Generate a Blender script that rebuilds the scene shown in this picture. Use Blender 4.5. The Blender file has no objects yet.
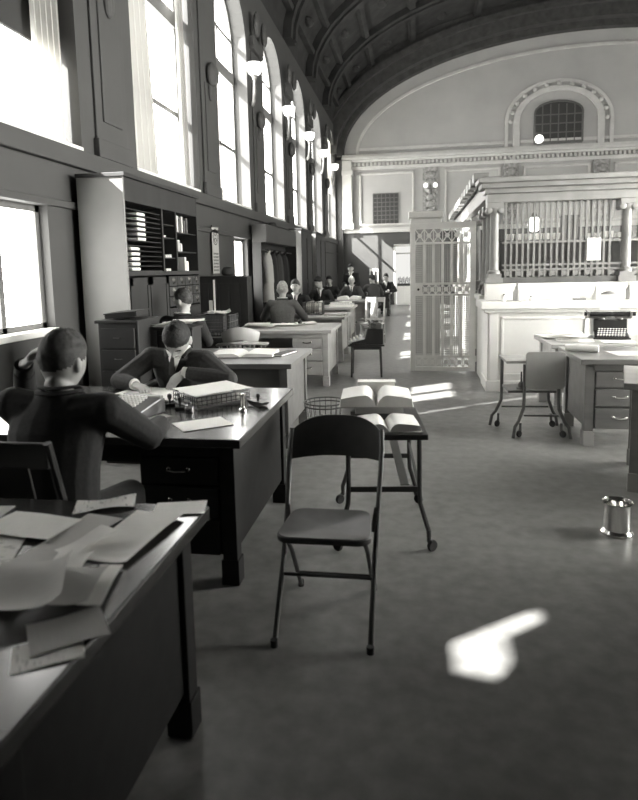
import bpy, bmesh, math, random
from math import sin, cos, pi, radians, sqrt, exp
from mathutils import Vector as V, Matrix as M, Euler

random.seed(7)
SC = bpy.context.scene
COL = SC.collection

# ------------------------------------------------------------------ helpers
def frame_axes(t, side=None):
    t = t.normalized()
    if side is None:
        side = V((1, 0, 0)) if abs(t.x) < .8 else V((0, 1, 0))
    s = (side - t * side.dot(t))
    if s.length < 1e-6:
        s = t.orthogonal()
    s.normalize()
    return s, t.cross(s)


class MB:
    def __init__(self, mtx=None):
        self.v = []; self.f = []; self.mtx = mtx

    def add(self, vs, fs, mtx=None):
        n = len(self.v)
        for p in vs:
            p = V(p)
            if mtx is not None: p = mtx @ p
            if self.mtx is not None: p = self.mtx @ p
            self.v.append(p)
        for f in fs: self.f.append([i + n for i in f])
        return self

    def box(self, x0, x1, y0, y1, z0, z1, mtx=None):
        vs = [(x, y, z) for z in (z0, z1) for y in (y0, y1) for x in (x0, x1)]
        return self.add(vs, [(0, 2, 3, 1), (4, 5, 7, 6), (0, 1, 5, 4), (2, 6, 7, 3), (0, 4, 6, 2), (1, 3, 7, 5)], mtx)

    def cbox(self, c, s, rot=(0, 0, 0)):
        m = M.Translation(V(c)) @ Euler(rot).to_matrix().to_4x4()
        a, b, d = s[0] / 2, s[1] / 2, s[2] / 2
        return self.box(-a, a, -b, b, -d, d, m)

    def bar(self, p, q, w, h, side=None):
        p, q = V(p), V(q)
        s, u = frame_axes(q - p, V(side) if side else None)
        vs = [a + s * (i * w / 2) + u * (j * h / 2) for a in (p, q) for j in (-1, 1) for i in (-1, 1)]
        return self.add(vs, [(0, 2, 3, 1), (4, 5, 7, 6), (0, 1, 5, 4), (2, 6, 7, 3), (0, 4, 6, 2), (1, 3, 7, 5)])

    def tube(self, pts, r, n=8, side=None, cap=True, closed=False):
        pts = [V(p) for p in pts]; k = len(pts)
        rs = r if isinstance(r, (list, tuple)) else [r] * k
        vs = []; s = V(side) if side is not None else None
        for i, p in enumerate(pts):
            if closed: t = pts[(i + 1) % k] - pts[i - 1]
            else: t = pts[min(i + 1, k - 1)] - pts[max(i - 1, 0)]
            a, b = frame_axes(t, s)
            if side is None: s = a
            rr = rs[i]; rx, ry = rr if isinstance(rr, (list, tuple)) else (rr, rr)
            for j in range(n):
                an = 2 * pi * j / n
                vs.append(p + a * (rx * cos(an)) + b * (ry * sin(an)))
        fs = []
        for i in range(k if closed else k - 1):
            for j in range(n):
                i2 = (i + 1) % k
                fs.append((i * n + j, i * n + (j + 1) % n, i2 * n + (j + 1) % n, i2 * n + j))
        if cap and not closed:
            fs.append(tuple(range(n))[::-1]); fs.append(tuple((k - 1) * n + j for j in range(n)))
        return self.add(vs, fs)

    def lathe(self, prof, n=20, c=(0, 0, 0), rot=(0, 0, 0)):
        vs = []; k = len(prof)
        for r, z in prof:
            for j in range(n):
                an = 2 * pi * j / n
                vs.append((max(r, 1e-4) * cos(an), max(r, 1e-4) * sin(an), z))
        fs = [(i * n + j, i * n + (j + 1) % n, (i + 1) * n + (j + 1) % n, (i + 1) * n + j) for i in range(k - 1) for j in range(n)]
        fs.append(tuple(range(n))[::-1]); fs.append(tuple((k - 1) * n + j for j in range(n)))
        return self.add(vs, fs, M.Translation(V(c)) @ Euler(rot).to_matrix().to_4x4())

    def cyl(self, c, r, h, n=16, rot=(0, 0, 0), r2=None):
        return self.lathe([(r, 0), (r if r2 is None else r2, h)], n, c, rot)

    def ell(self, c, r, n=14, m=10, rot=(0, 0, 0)):
        prof = [(sin(pi * i / m), -cos(pi * i / m)) for i in range(m + 1)]
        b = MB().lathe(prof, n)
        mt = M.Translation(V(c)) @ Euler(rot).to_matrix().to_4x4() @ M.Diagonal((r[0], r[1], r[2], 1))
        return self.add(b.v, b.f, mt)

    def prism(self, poly, axis, a, b):
        def P(u, w, h):
            return {'x': (h, u, w), 'y': (u, h, w), 'z': (u, w, h)}[axis]
        n = len(poly)
        vs = [P(u, w, a) for u, w in poly] + [P(u, w, b) for u, w in poly]
        fs = [tuple(range(n))[::-1], tuple(range(n, 2 * n))] + [(i, (i + 1) % n, n + (i + 1) % n, n + i) for i in range(n)]
        return self.add(vs, fs)

    def sheet(self, w, l, th=.001, curl=0., n=8, wave=0., mtx=None, fold=0.):
        """thin bent slab: w along x, l along y"""
        top = []
        for j in range(n + 1):
            for i in range(n + 1):
                u, t = i / n - .5, j / n - .5
                z = curl * (2 * abs(u)) ** 3 * (1 if u > 0 else .3) + wave * sin(5 * t + 2 * u) * .5 + fold * abs(t) + abs(wave) * .55
                top.append((u * w, t * l, z + th))
        vs = top + [(x, y, z - th) for x, y, z in top]
        N = (n + 1) ** 2; fs = []
        I = lambda i, j: j * (n + 1) + i
        for j in range(n):
            for i in range(n):
                q = (I(i, j), I(i + 1, j), I(i + 1, j + 1), I(i, j + 1))
                fs.append(q); fs.append(tuple(N + k for k in q[::-1]))
        loop = [I(i, 0) for i in range(n)] + [I(n, j) for j in range(n)] + [I(i, n) for i in range(n, 0, -1)] + [I(0, j) for j in range(n, 0, -1)]
        for k in range(len(loop)):
            a, b = loop[k], loop[(k + 1) % len(loop)]
            fs.append((b, a, N + a, N + b))
        return self.add(vs, fs, mtx)

    def build(self, name, mat, parent=None, bevel=0., smooth=False, loc=None, rot=None, weld=False):
        me = bpy.data.meshes.new(name)
        me.from_pydata([tuple(p) for p in self.v], [], self.f)
        bm = bmesh.new(); bm.from_mesh(me)
        bmesh.ops.recalc_face_normals(bm, faces=bm.faces)
        bm.to_mesh(me); bm.free()
        if smooth:
            for p in me.polygons: p.use_smooth = True
            try: me.set_sharp_from_angle(angle=radians(40))
            except Exception: pass
        me.materials.append(mat)
        o = bpy.data.objects.new(name, me); COL.objects.link(o)
        if parent is not None: o.parent = parent
        if loc is not None: o.location = loc
        if rot is not None: o.rotation_euler = rot
        if bevel > 0:
            b = o.modifiers.new('edge', 'BEVEL'); b.width = bevel; b.segments = 2; b.limit_method = 'ANGLE'; b.angle_limit = radians(40)
        return o


def tag(o, label=None, cat=None, group=None, kind=None):
    if label: o['label'] = label
    if cat: o['category'] = cat
    if group: o['group'] = group
    if kind: o['kind'] = kind
    return o


def thing(name, label, cat, loc=(0, 0, 0), rz=0., group=None, kind=None):
    o = bpy.data.objects.new(name, None); COL.objects.link(o)
    o.empty_display_size = .1
    o.location = loc; o.rotation_euler = (0, 0, rz)
    return tag(o, label, cat, group, kind)


def copy_tree(o, parent=None):
    c = o.copy(); COL.objects.link(c)
    if parent is not None: c.parent = parent
    for ch in list(o.children): copy_tree(ch, c)
    return c


def relabel(o, label, loc=None, rz=None):
    o['label'] = label
    if loc is not None: o.location = loc
    if rz is not None: o.rotation_euler = (0, 0, rz)
    return o


# ------------------------------------------------------------------ materials
TINT = (1.0, .99, .95)
def g(v): return (v * TINT[0], v * TINT[1], v * TINT[2], 1)

def mat(name, val, rough=.6, var=.0, scale=8., metal=0., stretch=None, spec=.5, bump=0., coat=0.):
    m = bpy.data.materials.new(name); m.use_nodes = True
    nt = m.node_tree; b = nt.nodes['Principled BSDF']
    b.inputs['Roughness'].default_value = rough
    b.inputs['Metallic'].default_value = metal
    b.inputs['Specular IOR Level'].default_value = spec
    if coat: b.inputs['Coat Weight'].default_value = coat; b.inputs['Coat Roughness'].default_value = .12
    b.inputs['Base Color'].default_value = g(val)
    if var > 0 or bump > 0:
        tc = nt.nodes.new('ShaderNodeTexCoord'); mp = nt.nodes.new('ShaderNodeMapping')
        nz = nt.nodes.new('ShaderNodeTexNoise'); nz.inputs['Scale'].default_value = scale; nz.inputs['Detail'].default_value = 6
        if stretch: mp.inputs['Scale'].default_value = stretch
        nt.links.new(tc.outputs['Object'], mp.inputs['Vector']); nt.links.new(mp.outputs['Vector'], nz.inputs['Vector'])
        if var > 0:
            cr = nt.nodes.new('ShaderNodeValToRGB')
            cr.color_ramp.elements[0].position = .3; cr.color_ramp.elements[1].position = .7
            cr.color_ramp.elements[0].color = g(val * (1 - var)); cr.color_ramp.elements[1].color = g(min(.95, val * (1 + var)))
            nt.links.new(nz.outputs['Fac'], cr.inputs['Fac']); nt.links.new(cr.outputs['Color'], b.inputs['Base Color'])
        if bump > 0:
            bp = nt.nodes.new('ShaderNodeBump'); bp.inputs['Strength'].default_value = bump; bp.inputs['Distance'].default_value = .02
            nt.links.new(nz.outputs['Fac'], bp.inputs['Height']); nt.links.new(bp.outputs['Normal'], b.inputs['Normal'])
    return m


def glow(name, strength, val=1., transp=0.):
    m = bpy.data.materials.new(name); m.use_nodes = True
    nt = m.node_tree; nt.nodes.clear()
    out = nt.nodes.new('ShaderNodeOutputMaterial'); em = nt.nodes.new('ShaderNodeEmission')
    em.inputs['Color'].default_value = g(val); em.inputs['Strength'].default_value = strength
    if transp > 0:
        tr = nt.nodes.new('ShaderNodeBsdfTransparent'); tr.inputs['Color'].default_value = (transp, transp, transp, 1)
        ad = nt.nodes.new('ShaderNodeAddShader')
        nt.links.new(tr.outputs[0], ad.inputs[0]); nt.links.new(em.outputs[0], ad.inputs[1]); nt.links.new(ad.outputs[0], out.inputs[0])
    else:
        nt.links.new(em.outputs[0], out.inputs[0])
    return m


def cloth_glow(name, val, trans):
    m = bpy.data.materials.new(name); m.use_nodes = True
    nt = m.node_tree; nt.nodes.clear()
    out = nt.nodes.new('ShaderNodeOutputMaterial'); d = nt.nodes.new('ShaderNodeBsdfDiffuse'); t = nt.nodes.new('ShaderNodeBsdfTranslucent')
    mx = nt.nodes.new('ShaderNodeMixShader'); mx.inputs[0].default_value = trans
    d.inputs[0].default_value = g(val); t.inputs[0].default_value = g(val)
    nt.links.new(d.outputs[0], mx.inputs[1]); nt.links.new(t.outputs[0], mx.inputs[2]); nt.links.new(mx.outputs[0], out.inputs[0])
    return m


def glass(name):
    m = bpy.data.materials.new(name); m.use_nodes = True
    nt = m.node_tree; nt.nodes.clear()
    out = nt.nodes.new('ShaderNodeOutputMaterial'); a = nt.nodes.new('ShaderNodeBsdfTransparent'); b = nt.nodes.new('ShaderNodeBsdfGlossy')
    b.inputs['Roughness'].default_value = .08
    mx = nt.nodes.new('ShaderNodeMixShader'); mx.inputs[0].default_value = .12
    nt.links.new(a.outputs[0], mx.inputs[1]); nt.links.new(b.outputs[0], mx.inputs[2]); nt.links.new(mx.outputs[0], out.inputs[0])
    return m


def paper_mat(name, val, lines=0., scale=60.):
    m = mat(name, val, .8)
    nt = m.node_tree; b = nt.nodes['Principled BSDF']
    tc = nt.nodes.new('ShaderNodeTexCoord'); nz = nt.nodes.new('ShaderNodeTexNoise'); mp = nt.nodes.new('ShaderNodeMapping')
    mp.inputs['Scale'].default_value = (1, 6, 1)
    nz.inputs['Scale'].default_value = scale * .35; nz.inputs['Detail'].default_value = 3
    cr = nt.nodes.new('ShaderNodeValToRGB')
    e = cr.color_ramp.elements
    e[0].position = .36 if lines else .2; e[0].color = g(val * (1 - lines) if lines else val * .9)
    e[1].position = .42 if lines else .8; e[1].color = g(val)
    nt.links.new(tc.outputs['Object'], mp.inputs[0]); nt.links.new(mp.outputs[0], nz.inputs['Vector']); nt.links.new(nz.outputs['Fac'], cr.inputs['Fac'])
    nt.links.new(cr.outputs['Color'], b.inputs['Base Color'])
    return m


MT = dict(
    floor=mat('floor_concrete', .17, .36, .2, 11., bump=.06, spec=.4),
    wall_dark=mat('wall_paint', .055, .7, .1, 1.2),
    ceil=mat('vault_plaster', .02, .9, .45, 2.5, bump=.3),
    end=mat('end_wall_plaster', .38, .75, .06, 1.),
    end_trim=mat('end_wall_moulding', .5, .7, .08, 3.),
    relief=mat('carved_relief', .28, .8, .4, 9., bump=.6),
    dado=mat('dado_paint', .06, .6, .08, 1.5),
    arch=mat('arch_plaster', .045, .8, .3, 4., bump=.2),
    sill=mat('sill_paint', .75, .5),
    frame=mat('window_frame_metal', .12, .6),
    pane=glow('bright_window_glass', 8., 1., .85),
    frost=glow('frosted_window_glass', 14.0),
    frost_fill=glow('added_fill_glass', 6.),  # weaker glow for the added low window
    shade=mat('dark_shade_cloth', .03, .9),
    drape=cloth_glow('drape_cloth', .6, .5),
    drape2=cloth_glow('drape_cloth_grey', .4, .4),
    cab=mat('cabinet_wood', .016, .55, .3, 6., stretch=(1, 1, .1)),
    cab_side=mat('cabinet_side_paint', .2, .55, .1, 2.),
    cab_in=mat('cabinet_inside', .02, .7),
    darkwood=mat('dark_oak', .028, .35, .35, 10., stretch=(.15, 1, 1)),
    desk=mat('desk_wood_dark', .032, .26, .25, 14., stretch=(.1, 1, 1), coat=.3),
    deskmid=mat('desk_wood_mid', .15, .28, .22, 9., stretch=(.12, 1, 1), coat=.25),
    desklight=mat('desk_wood_light', .36, .35, .18, 9., stretch=(.12, 1, 1), coat=.15),
    palewood=mat('pale_wood', .3, .45, .15, 9., stretch=(1, 1, .15)),
    deskbody=mat('desk_body_dark', .012, .55, .3, 14., stretch=(.1, 1, 1), spec=.25),  # darker and duller than the tops of the same desks
    brass=mat('pull_metal', .55, .25, metal=1.),
    steel=mat('chair_steel', .055, .4, .15, 20., spec=.7),
    steel_pale=mat('steel_worn', .22, .28, metal=.6),  # lighter metal for machine parts and the stand strap
    iron2=mat('worn_iron', .11, .4, .2, 30., spec=.6),
    iron=mat('stand_iron', .05, .4, spec=.6),
    leaf=mat('stand_panel', .28, .5, .1, 5.),
    rubber=mat('caster_rubber', .02, .7),
    chrome=mat('bright_metal', .75, .16, metal=1.),
    marble=mat('white_marble', .66, .4, .06, 2.5),
    cage=mat('cage_bronze', .2, .45, .15, 6.),
    cage_dark=mat('cage_panel_bronze', .09, .5, .15, 6.),
    gate=mat('gate_paint', .74, .45, .08, 6.),
    white=mat('white_card', .8, .7),
    globe=glow('lamp_globe', 5.),
    cup=glow('lamp_cup', 2.4),
    glass=glass('clear_glass'),
    paper=paper_mat('paper', .8),
    paper_d=paper_mat('paper_grey', .5),
    manila=paper_mat('paper_manila', .42),
    print=paper_mat('paper_printed', .74, .55),
    ink=mat('black_ink', .02, .7),
    black=mat('black_enamel', .018, .3, spec=.6),
    blackm=mat('black_matt', .02, .75),
    book=mat('ledger_cloth', .08, .7, .2, 14.),
    skin=mat('skin', .34, .55, .08, 20.),
    skin2=mat('skin_light', .48, .55, .08, 20.),
    suit=mat('suit_dark', .013, .85, .25, 60., bump=.1),
    suit2=mat('suit_grey', .11, .85, .2, 60.),
    suit3=mat('suit_charcoal', .035, .85, .2, 60.),
    shirt=mat('shirt_white', .75, .8),
    tie=mat('tie_dark', .06, .7),
    hair_d=mat('hair_dark', .014, .75, .5, 40., stretch=(1, .2, 1)),
    hair_m=mat('hair_brown', .05, .75, .5, 40., stretch=(1, .2, 1)),
    hair_l=mat('hair_grey', .4, .6, .3, 40.),
    eye=mat('eye_dark', .02, .2),
    lip=mat('lip', .16, .5),
)

# ------------------------------------------------------------------ camera
F_PX = 620.
def make_camera():
    cd = bpy.data.cameras.new('camera'); co = bpy.data.objects.new('camera', cd); COL.objects.link(co)
    cd.sensor_fit = 'AUTO'; cd.sensor_width = 36; cd.lens = F_PX / 800 * 36
    cd.shift_y = -56 / 800
    y, p, r = radians(9.0605), radians(6.8), radians(1.2)
    F = V((-sin(y) * cos(p), cos(y) * cos(p), -sin(p))); R0 = V((cos(y), sin(y), 0)); U0 = R0.cross(F)
    R = R0 * cos(r) - U0 * sin(r); U = U0 * cos(r) + R0 * sin(r)
    m = M((R, U, -F)).transposed().to_4x4(); m.translation = V((0, 0, 1.55))
    co.matrix_world = m
    cd.clip_start = .05; cd.clip_end = 200
    cd.dof.use_dof = True; cd.dof.focus_distance = 6.5; cd.dof.aperture_fstop = 2.8
    SC.camera = co
    vs = SC.view_settings; SC.display_settings.display_device = 'sRGB'
    vs.view_transform = 'Standard'; vs.look = 'None'; vs.gamma = 1.0; vs.use_curve_mapping = False; vs.exposure = .25
make_camera()

# ------------------------------------------------------------------ room shell
YE, YB, XL, XR, ZW = 27., -5., -3.4, 17.4, 7.6
MB().box(XL - .4, XR + .4, YB - .4, YE + .4, -.2, 0).build('floor', MT['floor'])['kind'] = 'structure'

WINS = [(-2.2, .15), (.65, 2.75), (3.8, 6.12), (7.4, 9.65), (10.75, 12.75), (14.1, 16.1), (17.4, 19.4), (20.7, 22.7), (24.3, 26.5)]
LOWS = [(1.85, 3.2), (4.2, 5.42), (11.45, 12.36), (15.64, 16.14), (20.9, 22.3)]  # first low window is unseen, added to light the near desk papers
ZL = 2.24
ZS, ZA = 2.84, 6.0
ZSL = [2.45, 2.84] + [2.84] * 7  # first sill lowered so the traced sun shaft clears it

def wall_left():
    b = MB(); x0, x1 = XL - .4, XL
    b.box(x0, x1, YB, YE, 0, 1.05)
    y = YB
    for a, c in LOWS:
        b.box(x0, x1, y, a, 1.05, 2.2); y = c
    b.box(x0, x1, y, YE, 1.05, 2.2)
    b.box(x0, x1, YB, WINS[0][0], 2.2, ZS); b.box(x0, x1, WINS[0][0], WINS[0][1], 2.2, ZSL[0]); b.box(x0, x1, WINS[0][1], YE, 2.2, ZS)
    y = YB
    for a, c in WINS:
        b.box(x0, x1, y, a, ZS, ZW); y = c
    b.box(x0, x1, y, YE, ZS, ZW)
    for a, c in WINS:
        m, r = (a + c) / 2, (c - a) / 2; n = 14
        for i in range(n):
            t0, t1 = pi * i / n, pi * (i + 1) / n
            p0, p1 = (m - r * cos(t0), ZA + r * sin(t0)), (m - r * cos(t1), ZA + r * sin(t1))
            b.prism([p0, p1, (p1[0], ZW), (p0[0], ZW)], 'x', x0, x1)
    o = b.build('wall_left', MT['wall_dark']); o['kind'] = 'structure'
wall_left()

def pilasters():
    # wall mouldings: string course under the windows, piers between them
    b = MB(); b.box(XL, XL + .07, WINS[0][1] + .05, YE, 2.62, 2.8); b.box(XL, XL + .04, YB, YE, 2.2, 2.27)
    b.box(XL, XL + .03, YB, YE, .0, .2)
    b.build('trim_1', MT['wall_dark'], bevel=.01)['kind'] = 'structure'
    k = 2
    for i in range(1, len(WINS) - 1):
        a, c = WINS[i][1], WINS[i + 1][0]; m = (a + c) / 2
        b = MB(); b.box(XL, XL + .03, m - .36, m + .36, 2.8, 6.1)
        b.box(XL, XL + .07, m - .4, m + .4, 2.8, 3.0); b.box(XL, XL + .1, m - .42, m + .42, 6.1, 6.35)
        b.box(XL, XL + .05, m - .22, m + .22, 3.2, 4.6)
        b.ell((XL + .1, m, 4.75), (.1, .16, .2)); b.ell((XL + .06, m, 4.5), (.06, .1, .16))
        b.ell((XL + .15, m - .3, 6.6), (.07, .15, .25)); b.ell((XL + .15, m + .3, 6.6), (.07, .15, .25))
        b.build('trim_%d' % k, MT['wall_dark'], bevel=.012)['kind'] = 'structure'; k += 1
    return k
TRIM = pilasters()

def arch_poly(a, c, z0, za, inset=0., n=18):
    m, r = (a + c) / 2, (c - a) / 2 - inset
    return [(m + r, z0 + inset), (m + r, za)] + [(m + r * cos(pi * i / n), za + r * sin(pi * i / n)) for i in range(1, n)] + [(m - r, za), (m - r, z0 + inset)]

def windows():
    xg = XL - .32
    for k, (a, c) in enumerate(WINS):
        zs_ = ZSL[k]
        root = thing('window_%d' % (k + 1), None, None, (xg, (a + c) / 2, zs_), kind='structure')
        m = (a + c) / 2; L = M.Translation(V((-xg, -m, -zs_)))
        b = MB(L); b.prism(arch_poly(a, c, zs_, ZA, .03), 'x', xg - .006, xg + .006); b.build('pane', MT['pane'], root)
        b = MB(L); po = arch_poly(a, c, zs_, ZA, .0); pi_ = arch_poly(a, c, zs_, ZA, .07)
        for i in range(len(po)):
            j = (i + 1) % len(po)
            b.prism([po[i], po[j], pi_[j], pi_[i]], 'x', xg - .04, xg + .04)
        b.box(xg - .04, xg + .04, m - .03, m + .03, zs_ + .05, ZA + .9)
        b.box(xg - .05, xg + .06, a + .05, c - .05, 5.28, 5.5)
        b.box(xg - .03, xg + .03, a + .05, c - .05, 3.96, 4.03)
        b.box(xg - .03, xg + .03, a + .05, c - .05, 6.1, 6.16)
        b.build('window_frame', MT['frame'], root)
        b = MB(L); b.box(XL - .3, XL + .02, a, c, zs_ - .05, zs_ + .012); b.build('window_sill', MT['sill'], root, bevel=.01)
    for k, (a, c) in enumerate(LOWS):
        root = thing('window_%d' % (len(WINS) + k + 1), None, None, (xg, (a + c) / 2, 1.05), kind='structure')
        m = (a + c) / 2; L = M.Translation(V((-xg, -m, -1.05)))
        MB(L).box(XL - .126, XL - .114, a + .02, c - .02, 1.07, 2.18).build('pane', MT['frost_fill' if k == 0 else 'frost' if k < 3 else 'pane'], root)
        if k == 2: m = a + .03
        b = MB(L)
        for q in (a + .03, m, c - .03): b.box(XL - .15, XL - .09, q - .03, q + .03, 1.05, 2.2)
        for z in (1.08, 2.17): b.box(XL - .15, XL - .09, a, c, z - .03, z + .03)
        b.build('window_frame', MT['frame'], root)
        MB(L).box(XL - .3, XL + .05, a - .02, c + .02, 1.0, 1.06).build('window_sill', MT['sill'], root, bevel=.008)
windows()

def vault():
    cx, a, rise = (XL + XR) / 2, (XR - XL) / 2, 4.4; n = 36
    def P(t, k=0.): return (cx - (a - k) * cos(t), ZW - .1 + (rise - k) * sin(t))
    b = MB()
    for i in range(n):
        t0, t1 = pi * i / n, pi * (i + 1) / n
        b.prism([P(t0), P(t1), P(t1, -.3), P(t0, -.3)], 'y', YB - .3, YE + .3)
    # ribs across and along the vault
    for k in range(len(WINS) - 1):
        m = (WINS[k][1] + WINS[k + 1][0]) / 2
        for i in range(n):
            t0, t1 = pi * i / n, pi * (i + 1) / n
            b.prism([P(t0, .22), P(t1, .22), P(t1), P(t0)], 'y', m - .35, m + .35)
            b.prism([P(t0, .3), P(t1, .3), P(t1, .2), P(t0, .2)], 'y', m - .12, m + .12)
    for t in (.16, .34, .55, .8, 1.1, 1.4):
        for s in (t, pi - t):
            b.prism([P(s - .012, .18), P(s + .012, .18), P(s + .012), P(s - .012)], 'y', YB, YE)
    # rosettes in the coffers
    for k in range(2, len(WINS)):
        m = (WINS[k][0] + WINS[k][1]) / 2
        for t in (.25, .44, .67, .95):
            x, z = P(t); b.ell((x, m, z), (.2, .34, .1), 10, 6)
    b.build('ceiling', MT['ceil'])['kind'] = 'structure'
vault()

def other_walls():
    # wall facing the windows, with its own row of windows, and the wall behind the camera
    b = MB(); x0, x1 = XR, XR + .4
    RW = [(9.1 + 4.2 * i, 11.9 + 4.2 * i) for i in range(4)]
    b.box(x0, x1, YB, YE, 0, 2.2); b.box(x0, x1, YB, YE, 6.6, ZW); y = YB
    for a, c in RW:
        b.box(x0, x1, y, a, 2.2, 6.6); y = c
    b.box(x0, x1, y, YE, 2.2, 6.6)
    b.build('wall_right', MT['end'])['kind'] = 'structure'
    for k, (a, c) in enumerate(RW):
        root = thing('window_%d' % (20 + k), None, None, (x0 + .2, (a + c) / 2, 2.2), kind='structure')
        L = M.Translation(V((-x0 - .2, -(a + c) / 2, -2.2)))
        MB(L).box(x0 + .19, x0 + .2, a, c, 2.2, 6.6).build('pane', MT['rpane'], root)
        b = MB(L)
        for q in (a + .04, (a + c) / 2, c - .04): b.box(x0 + .14, x0 + .19, q - .04, q + .04, 2.2, 6.6)
        for z in (2.24, 3.7, 5.2, 6.56): b.box(x0 + .14, x0 + .19, a, c, z - .04, z + .04)
        b.build('window_frame', MT['frame'], root)
    MB().box(XL - .4, XR + .4, YB - .4, YB, 0, 12.5).build('wall_rear', MT['wall_dark'])['kind'] = 'structure'
MT['rpane'] = glow('opposite_window_glass', 10.)
def added_light_bay():
    # unseen glazed bay, added past the right edge to brighten that side
    x = 6.2; b = MB(); b.box(x, x + .2, 3.6, 8.3, 0, .9); b.box(x, x + .2, 3.6, 8.3, 4.6, 5.0)
    for q in (3.6, 5.1, 6.6, 8.1): b.box(x, x + .2, q, q + .2, .9, 4.6)
    b.box(1.9, x + .2, 3.4, 3.52, 0, 5.0)      # unseen wall added to keep the bay's light off the near floor
    b.build('wall_added_bay', MT['end'])['kind'] = 'structure'
    for k, q in enumerate((3.8, 5.3, 6.8)):  # glowing windows of the added bay, put in as light sources
        root = thing('window_%d' % (30 + k), None, None, (x + .1, q + .65, .9), kind='structure'); L = M.Translation(V((-x - .1, -q - .65, -.9)))
        MB(L).box(x + .095, x + .105, q, q + 1.3, .9, 4.6).build('pane', MT['fill_pane'], root)
        b = MB(L)
        for z in (.93, 2.1, 3.3, 4.57): b.box(x + .06, x + .14, q, q + 1.3, z - .03, z + .03)
        b.box(x + .06, x + .14, q + .62, q + .68, .9, 4.6); b.build('window_frame', MT['frame'], root)
MT['fill_pane'] = glow('added_bay_glass', 34.)  # strong glow that lights the counter and right floor from out of view
added_light_bay()
other_walls()

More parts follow.
